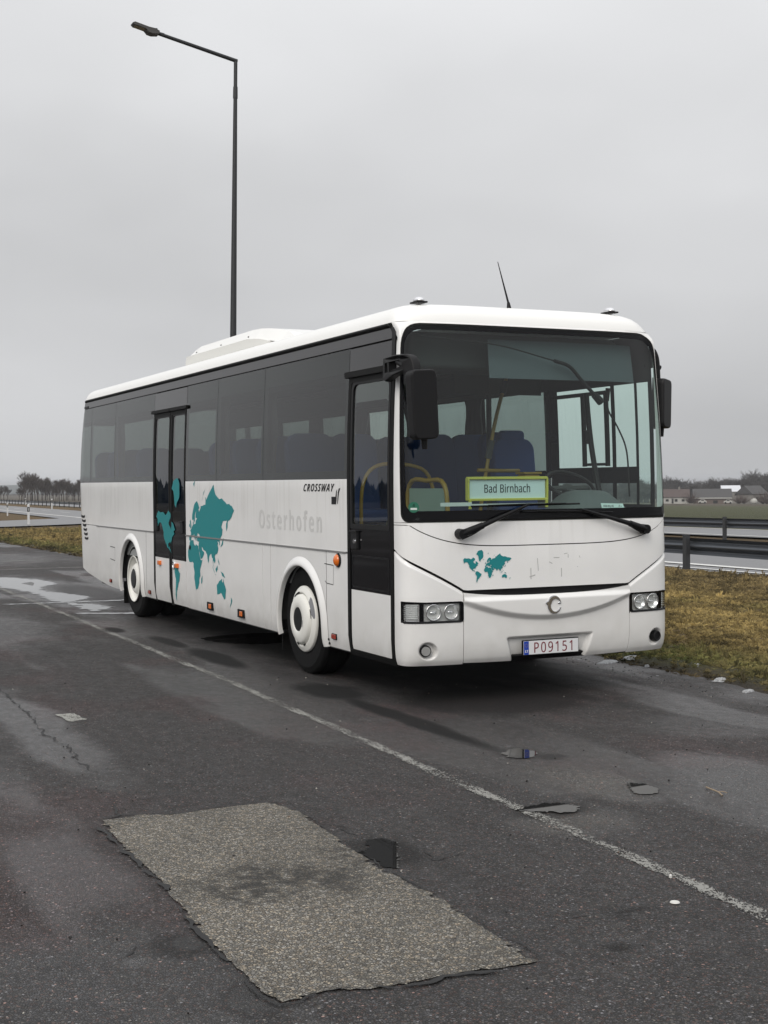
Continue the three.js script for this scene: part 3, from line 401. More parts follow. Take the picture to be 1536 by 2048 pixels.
// black printed border of the panes, seen just behind the glass
const frit = (f, s0, s1, lo, hi) => f(s0, s1, lo, hi, { off: -0.009, nv: 4, rim: 0 });
{ const bars = [1.165, 3.213, 4.655, 5.786, 7.145, 9.082, 10.503], L = [frit(right, 1.16, 5.8, 1.77, 1.84), frit(right, 7.1, 11.1, 1.77, 1.84), frit(right, 1.16, 5.8, 2.66, 2.86), frit(right, 7.1, 11.1, 2.66, 2.86)]; for (const b of bars) L.push(frit(right, b < 1.2 || b === 7.145 ? b : b - 0.08, b > 5.7 && b < 5.8 ? b : b + 0.08, 1.83, 2.67)); part('window_border', L, M.gloss); }
// right-hand side, lower
const W_ = (s0, s1, lo, hi, o = {}) => right(s0 + GAP, s1 - GAP, lo, hi, { nv: 14, ...o });
part('side_panel', W_(1.165, 5.786, 1.158, 1.77, { nu: 40 }), M.white); part('side_panel', W_(7.145, 11.3, 1.158, 1.77, { nu: 60 }), M.white);
const skirt = (s) => 0.318 + 0.155 * sstep(9.1, 11.4, s) + 0.06 * sstep(10.6, 11.4, s);
const archC = [2.23, 8.225], archY = [0.445, 0.475], archR = 0.575;
function archPanel(s0, s1, k) { const c = archC[k], hc = archY[k], r = archR + 0.0; const us = []; for (let i = 0; i <= 48; i++) us.push(0.5 - 0.5 * Math.cos(Math.PI * i / 48));
  return [W_(s0, c - r + GAP, skirt, 1.142, { edges: 'lbt' }), W_(c + r - GAP, s1, skirt, 1.142, { edges: 'rbt' }), sheet(us, 8, (u, v) => { const s = lerp(c + r, c - r, u), lo = hc + Math.sqrt(Math.max(0, r * r - (s - c) * (s - c))); return [AR(s), lerp(lo, 1.142, v), 0]; }, 0.014, 't')]; }
part('wheel_arch_panel', archPanel(1.632, 3.02, 0), M.white); part('wheel_arch_panel', archPanel(7.5, 8.94, 1), M.white);
for (const [a, b] of [[1.165, 1.632], [3.02, 3.24], [3.24, 4.72], [4.72, 5.2], [5.2, 5.786], [7.145, 7.5], [8.94, 10.06]]) part('luggage_flap', W_(a, b, skirt, 1.142), M.white);
part('rear_side_panel', W_(10.06, 11.3, skirt, 1.15, { nu: 30 }), M.white);
part('rear_panel', [panel(AL(11.3) , AL(10.95) + LR, 0.45, 1.77, { nu: 20, nv: 8 }), panel(AR(10.95) - LR, AR(11.3), 0.45, 1.77, { nu: 20, nv: 8 })], M.white);
part('rear_window', [panel(AR(10.95) - LR, AR(11.12), 1.78, 2.9, { nu: 24, nv: 8, rim: 0 }), panel(AL(11.12), AL(10.95) + LR, 1.78, 2.9, { nu: 24, nv: 8, rim: 0 })], M.tint);
part('rear_header', [panel(AR(10.95) - LR, AR(11.12), 2.9, 2.99, { nu: 24, nv: 4 }), panel(AL(11.12), AL(10.95) + LR, 2.9, 2.99, { nu: 24, nv: 4 })], M.gloss);
for (const [a, b] of [[1.2, 5.79], [7.14, 10.17]]) part('side_moulding', right(a, b, 1.143, 1.158, { nv: 4, nu: 30, off: 0.007, rim: 0.02 }), std({ color: lin(0.2, 0.2, 0.2), roughness: 0.5 }));
for (const [a, b] of [[1.17, 1.68], [2.8, 5.79], [7.14, 7.66]]) part('skirt_edge', right(a, b, 0.30, 0.32, { off: -0.01, nv: 2, rim: 0.06 }), M.plasticGrey);
// wheel arch lips: the section swept along the arch
function archPath(k, r, u) { const c = archC[k], hc = archY[k], leg = hc - (skirt(c) + 0.0), half = Math.PI * r / 2, tot = leg * 2 + half * 2, d = u * tot; if (d < leg) return [c + r, skirt(c) + d]; if (d > tot - leg) return [c - r, skirt(c) + tot - d]; const t = (d - leg) / (half * 2) * Math.PI; return [c + r * Math.cos(t), hc + r * Math.sin(t)]; }
for (const k of [0, 1]) part('arch_lip', sheet(64, 12, (u, v) => { const w = v * 1.0, r = lerp(archR + 0.052, archR - 0.035, Math.min(1, w / 0.8)), [s, p] = archPath(k, r, u); const o = w < 0.8 ? 0.004 + 0.03 * Math.pow(Math.sin(Math.PI * 0.62 * w / 0.8), 1.2) : lerp(0.0315, -0.012, (w - 0.8) / 0.2); return [AR(s), p, o]; }), M.white);
// hatch outlines, small fittings on the side
const line = (s0, p0, s1, p1, w = 0.006) => { const L = Math.hypot(s1 - s0, p1 - p0), nx = -(p1 - p0) / L * w / 2, ny = (s1 - s0) / L * w / 2; return sheet(8, 1, (u, v) => [AR(lerp(s0, s1, u) + nx * (2 * v - 1)), lerp(p0, p1, u) + ny * (2 * v - 1), 0.0018]); };
const M_seam = std({ color: lin(0.06, 0.06, 0.06), roughness: 0.8 });
part('fuel_flap', [line(1.67, 1.036, 1.47, 1.03, 0.008), line(1.47, 1.03, 1.475, 0.866, 0.004), line(1.66, 0.885, 1.62, 0.868, 0.007), line(1.62, 0.868, 1.475, 0.862, 0.007)], M_seam);
part('rear_flap', [line(9.36, 0.885, 9.1, 0.88, 0.01), line(9.1, 0.88, 9.1, 0.70, 0.005), line(9.36, 0.715, 9.1, 0.70, 0.01)], M_seam);
for (let i = 0; i < 6; i++) part('cooling_slot', sheet(6, 3, (u, v) => [AR(lerp(11.08 - i * 0.035, 10.88 - i * 0.04, u)), 1.295 - i * 0.064 - 0.034 * v - 0.014 * Math.sin(u * Math.PI), 0.004]), M.black);
function marker(s, p, w, h, kind) { const o = skin(AR(s), p), g = sub(kind, bus); const b = (ww, hh, d, x, m, n) => part(n, box(d, hh, ww, o.x - x, o.y, o.z, Math.min(ww, hh, d) * 0.3), m, null, g); return [g, b]; }
for (const [s, p] of [[4.905, 0.407], [3.885, 0.411]]) { const [, b] = marker(s, p, 0, 0, 'marker_lamp'); b(0.19, 0.085, 0.02, 0.006, M.rubber, 'lamp_housing'); const [, ] = [0]; const o = skin(AR(s - 0.02), p); part('lamp_lens', box(0.02, 0.05, 0.075, o.x - 0.014, o.y, o.z, 0.006), M.amber, null, bus.children[bus.children.length - 1]); }
for (const [s, p] of [[1.465, 0.417], [9.35, 0.41], [7.36, 0.39]]) { const o = skin(AR(s), p), g = sub('side_reflector', bus); part('lamp_housing', box(0.012, 0.05, 0.1, o.x - 0.004, o.y, o.z, 0.003), M.rubber, null, g); part('lamp_lens', box(0.014, 0.04, 0.09, o.x - 0.01, o.y, o.z, 0.005), M.red, null, g); }
{ const o = skin(AR(1.375), 1.078), g = sub('turn_signal', bus); const s = new THREE.SphereGeometry(1, 20, 14); s.scale(0.034, 0.053, 0.05); part('lamp_lens', s.translate(o.x - 0.006, o.y, o.z), M.amber, null, g); const c = new THREE.CylinderGeometry(0.058, 0.062, 0.014, 24); c.rotateZ(Math.PI / 2); part('lamp_base', c.scale(1, 1.02, 0.98).translate(o.x - 0.004, o.y, o.z + 0.012), M.plasticGrey, null, g); }
part('screw', [0, 1].map((i) => { const o = skin(AR(1.60), 0.36 - 0.035 * i + 0.02); const c = new THREE.CylinderGeometry(0.011, 0.011, 0.01, 10); c.rotateZ(Math.PI / 2); return c.translate(o.x - 0.003, o.y, o.z); }), M.black);
{ const o = skin(AR(5.62), 1.08); const c = new THREE.CylinderGeometry(0.026, 0.026, 0.012, 16); c.rotateZ(Math.PI / 2); part('side_lock', c.translate(o.x - 0.004, o.y - 0.06, o.z), M.plasticGrey); }
// doors
function doorLeaf(name, s0, s1, hinge) {
  const d = sub(name, bus), O = -0.004;
  const q = (a, b, lo, hi, o, m, n, rim = 0.012) => part(n, right(a, b, lo, hi, { nv: 8, nu: 6, off: o, rim }), m, null, d);
  return [d, q];
}
const frameRing = (s0, s1, p0, p1, w, o, r = 0.07) => ring(rrect(AR(s1), AR(s0), p0, p1, r, 0.02), rrect(AR(s1 - w), AR(s0 + w), p0 + w, p1 - w, Math.max(0.02, r - w * 0.4), 0.02), o, o, 2, 0.03, 'bt');
{
  const [d, q] = doorLeaf('front_door', 0.33, 1.09);
  part('door_frame', [frameRing(0.268, 1.158, 0.3, 2.62, 0.052, 0.006, 0.05)], M.rubber, null, d);
  part('door_edge', [frameRing(0.335, 1.1, 1.36, 2.585, 0.035, 0.004, 0.08)], M.plasticGrey, null, d);
  q(0.345, 1.095, 1.38, 2.575, -0.006, M.clear, 'door_glass');
  part('glass_border', [ring(rrect(AR(1.095), AR(0.345), 1.38, 2.575, 0.05, 0.02), rrect(AR(1.05), AR(0.40), 1.40, 2.40, 0.05, 0.02), -0.010, -0.010, 2)], M.gloss, null, d);
  q(0.33, 1.105, 1.16, 1.39, 0.0, M.gloss, 'door_panel'); q(0.33, 1.105, 0.855, 1.165, -0.004, M.gloss, 'lower_glass');
  part('glass_border', frameRing(0.36, 1.08, 0.87, 1.14, 0.012, -0.002, 0.02), M.black, null, d);
  q(0.33, 1.09, 0.322, 0.85, 0.0, M.white, 'door_panel');
  part('door_header', [right(0.26, 1.2, 2.612, 2.66, { nv: 3, nu: 8, off: 0.03, rim: 0.04 })], M.rubber, null, d);
  const o = skin(AR(1.0), 1.262); part('door_handle', [box(0.03, 0.15, 0.13, o.x - 0.006, o.y, o.z, 0.01), box(0.03, 0.012, 0.14, o.x - 0.016, o.y + 0.075, o.z, 0.004)], M.plasticGrey, null, d); part('lock', rod([o.x - 0.01, o.y - 0.005, o.z + 0.03], [o.x - 0.032, o.y - 0.005, o.z + 0.03], 0.025, 0.02, 14), M.chrome, null, d);
}
for (const [s0, s1, first] of [[6.425, 7.135, true], [5.795, 6.405, false]]) {
  const [d, q] = doorLeaf('rear_door', s0, s1);
  part('door_frame', [right(s1 - 0.06, s1, 0.3, 2.6, { nv: 10, nu: 3, off: 0.005, rim: 0.02 }), right(s0, s0 + 0.035, first ? 0.3 : 0.85, 2.6, { nv: 10, nu: 3, off: 0.005, rim: 0.02 }), right(s0, s1, 2.555, 2.6, { nv: 3, nu: 6, off: 0.004, rim: 0.02 })], M.rubber, null, d);
  q(s0 + 0.035, s1 - 0.06, 1.42, 2.555, -0.006, M.tint, 'door_glass');
  part('door_edge', [frameRing(s0 + 0.03, s1 - 0.055, 0.88, 2.56, 0.018, 0.001, 0.06)], M.plasticGrey, null, d);
  q(s0 + 0.035, s1 - 0.06, 1.18, 1.42, -0.002, M.gloss, 'door_panel'); q(s0 + 0.035, s1 - 0.06, 0.856, 1.18, 0.0, M.gloss, 'lower_glass');
  q(first ? s0 + 0.03 : s0, s1 - 0.06, 0.322, 0.85, 0.0, M.white, 'door_panel');
  const o = skin(AR(first ? s1 - 0.14 : s0 + 0.12), 1.235); part('door_handle', [box(0.03, 0.14, 0.11, o.x - 0.004, o.y, o.z, 0.01), box(0.03, 0.012, 0.12, o.x - 0.014, o.y + 0.07, o.z, 0.004)], M.plasticGrey, null, d);
  const l = skin(AR(first ? 6.86 : 6.13), 0.785); part('door_lamp', box(0.035, 0.055, 0.1, l.x - 0.012, l.y, l.z, 0.01), M.amber, null, d);
  if (!first) { const k = skin(AR(6.27), 0.785), t = new THREE.TorusGeometry(0.042, 0.01, 8, 24); t.rotateY(Math.PI / 2); part('lock', t.translate(k.x - 0.006, k.y, k.z), M.chrome, null, d); }
  part('door_header', [right(s0 - (first ? 0 : 0.06), s1 + (first ? 0.06 : 0), 2.603, 2.64, { nv: 3, nu: 6, off: 0.028, rim: 0.04 })], M.rubber, null, d);
}
// left-hand side (seen through the windows and from beside the bus)
for (const [a, b] of [[1.9, 3.3], [3.3, 4.75], [4.75, 6.2], [6.2, 7.7], [7.7, 9.2], [9.2, 10.6], [10.6, 11.12]]) part('window_pane', left(a + GAP, b - GAP, 1.776, 2.852, { nv: 8, rim: 0.006 }), M.tint);
part('driver_window', left(0.30, 1.86, 1.44, 2.66, { nv: 8, nu: 10, rim: 0.004 }), M.clear);
part('driver_window_frame', [frit(left, 0.28, 0.34, 1.42, 2.86), frit(left, 0.50, 0.54, 1.42, 2.86), frit(left, 0.84, 0.90, 1.5, 2.62), frit(left, 1.80, 1.92, 1.42, 2.86), frit(left, 0.5, 1.86, 1.715, 1.86), frit(left, 0.3, 1.92, 1.42, 1.53), frit(left, 0.3, 1.92, 2.585, 2.86), left(0.93, 1.32, 1.875, 1.9, { off: -0.02, nv: 2, rim: 0.02 }), left(0.92, 0.955, 1.87, 2.53, { off: -0.02, nv: 3, rim: 0.03 }), left(1.29, 1.325, 1.87, 2.53, { off: -0.02, nv: 3, rim: 0.03 }), left(0.9, 1.8, 2.515, 2.55, { off: -0.02, nv: 2, rim: 0.03 })], M.black);
{ const L = [frit(left, 1.9, 11.1, 1.77, 1.84), frit(left, 1.9, 11.1, 2.66, 2.86)]; for (const b of [1.9, 3.3, 4.75, 6.2, 7.7, 9.2, 10.6]) L.push(frit(left, b - 0.12, b + 0.12, 1.83, 2.67)); part('window_border', L, M.gloss); }
part('roof_edge_panel', left(0.36, 11.05, 2.868, 2.955, { nv: 4, nu: 60, rim: 0.01 }), M.plasticGrey);
part('side_panel', [left(0.268, 11.3, 1.158, 1.425, { nv: 6, nu: 60 }), left(1.93, 11.3, 1.43, 1.77, { nv: 6, nu: 60 })], M.white);
part('side_panel', [left(0.268, 1.66, 0.32, 1.15, {}), left(1.66, 2.8, 1.02, 1.15, {}), left(2.8, 7.65, 0.32, 1.15, {}), left(7.65, 8.8, 1.05, 1.15, {}), left(8.8, 11.3, 0.35, 1.15, {})], M.white);
part('inner_wall', [left(0.5, 11.0, 0.8, 1.44, { off: -0.06, rim: 0 }), left(1.93, 11.0, 1.44, 1.77, { off: -0.06, rim: 0 }), right(1.2, 5.75, 0.8, 1.77, { off: -0.06, rim: 0 }), right(7.15, 11.0, 0.8, 1.77, { off: -0.06, rim: 0 })], M.interior);

// ------------------------------------------------------------------ underbody, axles, wheels
part('underbody', [box(2.2, 0.1, 4.6, 0, 0.55, -5.3), box(1.3, 0.2, 10.4, 0, 0.75, -5.7), box(2.3, 0.1, 1.3, 0, 0.5, -0.95), box(2.3, 0.1, 2.2, 0, 0.6, -10), box(1.4, 0.3, 2, 0, 0.5, -10), rod([-1.0, 0.48, -2.25], [1.0, 0.48, -2.25], 0.08), rod([-1.0, 0.5, -8.28], [1.0, 0.5, -8.28], 0.13), box(0.5, 0.25, 1.6, 0.7, 0.42, -4.6, 0.05), box(0.4, 0.25, 0.9, -0.75, 0.42, -6.4, 0.05)], M.dark);
for (const k of [0, 1]) for (const sg of [-1, 1]) { const c = archC[k]; const arc = []; for (let i = 0; i <= 16; i++) arc.push([c + 0.57 * Math.cos(i / 16 * Math.PI), archY[k] + 0.57 * Math.sin(i / 16 * Math.PI)]); const g = gridGeo(span(0, 16, 16), [0, 1], (i, v) => [sg * lerp(1.23, 0.55, v), arc[i][1], -arc[i][0]]); part('wheel_house', [g, box(0.03, 1.1, 1.2, sg * 0.55, 0.75, -c)], M.dark); }
for (const [s, y] of [[3.0, 0.3], [9.0, 0.28]]) part('mud_flap', box(0.42, 0.3, 0.02, -0.98, y, -(s - 0.12), 0.005), M.rubber);
{ const c = new THREE.CylinderGeometry(0.03, 0.03, 0.3, 10); part('suspension', [rod([-1.1, 0.55, -2.75], [-1.1, 0.3, -2.78], 0.04, 0.03), box(0.1, 0.05, 0.1, -1.1, 0.36, -2.79, 0.01)], M.bare); }
function lathe(pts, seg = 56) { const g = new THREE.LatheGeometry(pts.map(([r, x]) => new THREE.Vector2(r, x)), seg); g.rotateZ(Math.PI / 2); return g; } // axis along x; x grows outward to -x
function wheel(x, s, front, sg) { // sg -1: right side
  const w = sub('wheel', bus), R = 0.505, put = (g) => { if (sg > 0) g.rotateY(Math.PI); return g.translate(sg < 0 ? x : -x, R - 0.005, -s); };
  const T = 0.29; // tread grooves and a bulging side wall
  part('tyre', put(lathe([[0.29, -0.01], [0.31, -0.006], [0.335, 0.0], [0.338, 0.004], [0.345, 0.001], [0.40, 0.006], [0.44, 0.004], [0.444, 0.008], [0.45, 0.002], [0.478, -0.008], [0.492, -0.016], [0.503, -0.04], [0.505, -0.06], [0.496, -0.063], [0.496, -0.075], [0.505, -0.078], [0.506, -0.13], [0.496, -0.133], [0.496, -0.147], [0.506, -0.15], [0.505, -0.20], [0.496, -0.203], [0.496, -0.215], [0.505, -0.22], [0.50, -0.25], [0.47, -0.29], [0.38, -0.31], [0.29, -0.29]])), M.tyre, null, w);
  if (front) {
    const rg = [[0.303, -0.005], [0.302, 0.012], [0.294, 0.021], [0.283, 0.024], [0.262, 0.036], [0.248, 0.041], [0.239, 0.036], [0.235, 0.0], [0.2, -0.02]];
    part('rim', put(lathe(rg.slice().reverse())), M.wheelPaint, null, w);
    part('hub_cap', put(lathe([[0.232, 0.0], [0.231, 0.03], [0.222, 0.055], [0.202, 0.07], [0.16, 0.078], [0.115, 0.079], [0.106, 0.066]].reverse())), M.wheelPaint, null, w);
    part('hub_center', put(lathe([[0.109, 0.068], [0.108, 0.073], [0.06, 0.074], [0, 0.072]].reverse())), phy({ color: lin(0.012, 0.014, 0.014), roughness: 0.6, specularIntensity: 0.4 }), null, w);
    for (const [t, l] of [[1.7, 0.55], [4.3, 0.2], [4.95, 0.22], [0.1, 0.35]]) { const g = new THREE.RingGeometry(0.2335, 0.25, 12, 1, t, l); g.rotateY(-Math.PI / 2); part('rim_hole', put(g.translate(-0.0435, 0, 0)), M.black, null, w); }
    if (sg < 0) { const pk = gridGeo(span(0, 1, 24), span(0, 1, 16), (u, v) => { const t = 2 + v * 2.9, k = Math.floor(t), f = t - k, r = lerp(rg[k][0], rg[k + 1][0], f) + 0.001, q = lerp(rg[k][1], rg[k + 1][1], f) + 0.002, e = Math.sin(Math.PI * Math.min(1, v * 1.15)) * 0.1, ph = lerp(0.2 - e + 0.14 * (fbm(v * 4, 2, 3, 21) - 0.5), 0.74 + e + 0.22 * (fbm(v * 4, 5, 3, 22) - 0.5), u); return [-q, r * Math.sin(ph), r * Math.cos(ph)]; }); part('paint_chip', pk.translate(x, R - 0.005, -s), M.bare, null, w); const pc = new THREE.RingGeometry(0.125, 0.135, 8, 1, -0.5, 0.5); pc.rotateY(-Math.PI / 2); part('paint_chip', pc.translate(x - 0.081, R - 0.005, -s), M.bare, null, w); }
  } else {
    part('rim', put(lathe([[0.288, 0.02], [0.298, 0.03], [0.304, 0.022], [0.299, 0.012], [0.285, 0.004], [0.272, -0.03], [0.255, -0.07], [0.22, -0.05], [0.19, 0.0], [0.165, 0.02], [0.13, 0.022]].reverse())), M.wheelPaint, null, w);
    part('hub_center', put(lathe([[0.118, 0.0], [0.117, 0.024], [0.108, 0.032], [0.05, 0.034], [0, 0.034]].reverse())), std({ color: lin(0.02, 0.022, 0.022), roughness: 0.6 }), null, w);
    const inner = lathe([[0.29, -0.33], [0.44, -0.33], [0.49, -0.36], [0.505, -0.40], [0.505, -0.56], [0.48, -0.6], [0.30, -0.61]]); part('inner_tyre', put(inner), M.tyre, null, w);
  }
}
wheel(-1.205, 2.245, true, -1); wheel(-1.185, 8.29, false, -1); wheel(-1.2, 2.245, true, 1); wheel(-1.185, 8.29, false, 1);

// ------------------------------------------------------------------ lamps, plate, emblem, wipers, mirrors, roof fittings
for (const sg of [-1, 1]) {
  const h = sub('headlight', bus), f = (a) => sg * a, P = (a0, a1, lo, hi, o, rim = 0, nu = 16) => panel(f(a0), f(a1), lo, hi, { nu, nv: 6, off: o, rim });
  const C0 = rrect(f(sg > 0 ? LA0 - 0.004 : LA1 - 0.012), f(sg > 0 ? LA1 - 0.012 : LA0 - 0.004), 0.648, 0.812, 0.025, 0.03), C1 = rrect(f(sg > 0 ? 0.806 : 1.282), f(sg > 0 ? 1.282 : 0.806), 0.664, 0.798, 0.012, 0.02);
  part('lamp_bezel', [ring(C0, C1, 0.004, 0.002, 3, 0.05, 'bt'), P(1.108, 1.142, 0.665, 0.8, 0.003, 0.03, 4)], M.gloss, null, h);
  part('lamp_housing', [P(0.80, 1.12, 0.655, 0.805, -0.02)], std({ color: lin(0.62, 0.62, 0.61), metalness: 0.25, roughness: 0.4 }), null, h);
  part('lamp_housing', [P(1.13, 1.29, 0.66, 0.80, -0.022)], M.reflector, null, h);
  for (const [a, r] of [[0.885, 0.057], [1.03, 0.06]]) { // bowl, ring and bulb shade
    const c = skin(f(a), 0.732, -0.008), n = skinN(f(a), 0.732), q = new THREE.Quaternion().setFromUnitVectors(V(0, 1, 0), V(n.x * 0.6, n.y * 0.5, n.z).normalize());
    const bowl = new THREE.LatheGeometry([[0.001, -0.035], [r * 0.4, -0.03], [r * 0.75, -0.014], [r, 0.01]].map((v) => new THREE.Vector2(...v)), 28), tor = new THREE.TorusGeometry(r, 0.0045, 8, 32); tor.rotateX(Math.PI / 2); tor.translate(0, 0.01, 0); const bulb = new THREE.SphereGeometry(r * 0.42, 16, 12); bulb.scale(1.25, 0.7, 0.5).translate(0, -0.008, 0);
    part('reflector_bowl', bowl.applyQuaternion(q).translate(c.x, c.y, c.z), M.reflector, null, h); part('lamp_ring', tor.applyQuaternion(q).translate(c.x, c.y, c.z), M.chrome, null, h); part('bulb_shade', bulb.applyQuaternion(q).translate(c.x, c.y, c.z), M.chrome, null, h);
  }
  { const st = []; for (let i = 0; i < 7; i++) { const c = skin(f(1.21), 0.685 + i * 0.016, -0.02); const b = box(0.11, 0.006, 0.02); b.rotateY(-sg * 0.75 * -1); st.push(b.translate(c.x, c.y, c.z)); } part('reflector_rib', st, M.reflector, null, h); }
  part('lamp_lens', P(0.812, 1.1, 0.668, 0.795, 0.0), M.lens, null, h); part('indicator_lens', P(1.152, 1.278, 0.668, 0.795, 0.0), M.lens, null, h);
  // fog lamp in its cup
  const fl = sub('fog_light', bus), c = skin(f(1.095), 0.43, -0.03), n = V(sg * 0.18, 0, 1).normalize(), q = new THREE.Quaternion().setFromUnitVectors(V(0, 1, 0), n), cy = (r0, r1, l, y) => { const g = new THREE.CylinderGeometry(r0, r1, l, 28); return g.translate(0, y, 0).applyQuaternion(q).translate(c.x, c.y, c.z); };
  part('lamp_housing', cy(0.044, 0.05, 0.06, 0), M.black, null, fl); if (sg < 0) part('lamp_lens', cy(0.036, 0.036, 0.006, 0.031), std({ color: lin(0.62, 0.62, 0.6), metalness: 0.5, roughness: 0.35, bumpMap: texSoft, bumpScale: 0.01 }), null, fl); else { const t = new THREE.TorusGeometry(0.036, 0.007, 8, 26); t.rotateX(Math.PI / 2); part('lamp_ring', t.translate(0, 0.031, 0).applyQuaternion(q).translate(c.x, c.y, c.z), M.plasticGrey, null, fl); }
}
{ // number plate
  const p = sub('license_plate', bus), z = 0.022, y = 0.416;
  part('plate_holder', box(0.53, 0.125, 0.016, 0, y, z - 0.012, 0.006), M.black, null, p);
  part('plate', box(0.512, 0.108, 0.004, 0, y, z, 0.0015), std({ color: lin(0.72, 0.73, 0.74), roughness: 0.35 }), null, p);
  part('country_band', box(0.045, 0.106, 0.004, -0.232, y, z + 0.0012), std({ color: lin(0.012, 0.055, 0.38), roughness: 0.35 }), null, p);
  const lt = text('LT', bold, 0.02, 0.001); part('country_code', lt.translate(-0.246, y - 0.036, z + 0.0035), M.acWhite, null, p);
  const st = []; for (let i = 0; i < 12; i++) { const s = new THREE.CircleGeometry(0.0022, 8); st.push(s.translate(-0.232 + 0.013 * Math.cos(i * 0.5236), y + 0.02 + 0.013 * Math.sin(i * 0.5236), z + 0.0036)); } part('star', st, M.yellow, null, p);
  const t = text('P09151', font, 0.082, 0.0015, 0, 0.86, 0.014), w = t.boundingBox.max.x - t.boundingBox.min.x; part('plate_text', t.translate(0.02 - w / 2 - t.boundingBox.min.x, y - 0.041, z + 0.002), std({ color: lin(0.17, 0.006, 0.018), roughness: 0.5 }), null, p);
}
{ // leaping-animal ring emblem
  const sh = new THREE.Shape(); const R = (t) => [Math.cos(t), Math.sin(t)], out = [], inn = [];
  for (let i = 0; i <= 60; i++) { const t = 0.22 + i / 60 * 5.72, k = i / 60; const w = 0.2 * Math.sin(Math.PI * Math.min(1, Math.max(0.0, 0.03 + k * 0.95))) * (k < 0.5 ? 1.25 : 1) + 0.035; const fin = 0.34 * Math.exp(-Math.pow((t - 2.95) / 0.13, 2)); const ro = 1 + fin, [x, y] = R(t); out.push([x * ro * 0.92, y * ro * 1.05]); inn.push([x * (1 - w * 1.35) * 0.92 + 0.05 * (k < 0.7 ? 1 : 0.3), y * (1 - w * 1.35) * 1.05 - 0.03]); }
  out.concat(inn.reverse()).forEach(([x, y], i) => i ? sh.lineTo(x, y) : sh.moveTo(x, y));
  const g = new THREE.ExtrudeGeometry(sh, { depth: 0.1, bevelEnabled: true, bevelThickness: 0.1, bevelSize: 0.06, bevelSegments: 3, curveSegments: 6 }); g.scale(0.066, 0.066, 0.066);
  const f = new THREE.SphereGeometry(0.011, 12, 8); f.scale(1.3, 0.8, 0.6).translate(0.048, 0.012, 0.008);
  part('emblem', [g, f].map((q) => q.translate(0.02, 0.752, 0.035)), std({ color: lin(0.62, 0.63, 0.65), metalness: 0.95, roughness: 0.12 }));
}
// wipers
function wiper(px, tip, blade0, blade1, yaw) {
  const w = sub('wiper', bus), S = (a, p, o) => skin(a, p, o).toArray();
  const piv = S(px, 1.332, 0.045), elbow = S(lerp(px, tip[0], 0.28), lerp(1.332, tip[1], 0.28), 0.07), end = S(tip[0], tip[1], 0.045);
  const c = new THREE.CylinderGeometry(0.038, 0.042, 0.085, 20); c.rotateX(Math.PI / 2); part('pivot_cap', c.translate(piv[0], piv[1], piv[2] - 0.015), M.black, null, w);
  part('arm', [rod(piv, elbow, 0.03, 0.026, 10), rod(elbow, end, 0.021, 0.009, 8)], M.black, null, w);
  const n = 14, pts = span(0, 1, n).map((k) => S(lerp(blade0[0], blade1[0], k), lerp(blade0[1], blade1[1], k), 0.02)); part('blade', [tube(pts, 0.007, 30, 6), tube(pts.map((p, i) => [p[0], p[1] + 0.008 - 0.008 * Math.abs(i / n - 0.5), p[2] + 0.018]).slice(2, -2), 0.006, 20, 6)], M.black, null, w);
  part('washer_hose', [tube([[piv[0], piv[1] - 0.04, piv[2]], [lerp(piv[0], elbow[0], 0.5), lerp(piv[1], elbow[1], 0.5) - 0.035, piv[2] + 0.02], [elbow[0], elbow[1] - 0.02, elbow[2]]], 0.006, 12, 6)], M.black, null, w);
}
wiper(-0.8, [-0.19, 1.553], [-0.70, 1.545], [0.30, 1.553], 0); wiper(0.925, [0.30, 1.505], [-0.24, 1.497], [0.62, 1.478], 0);
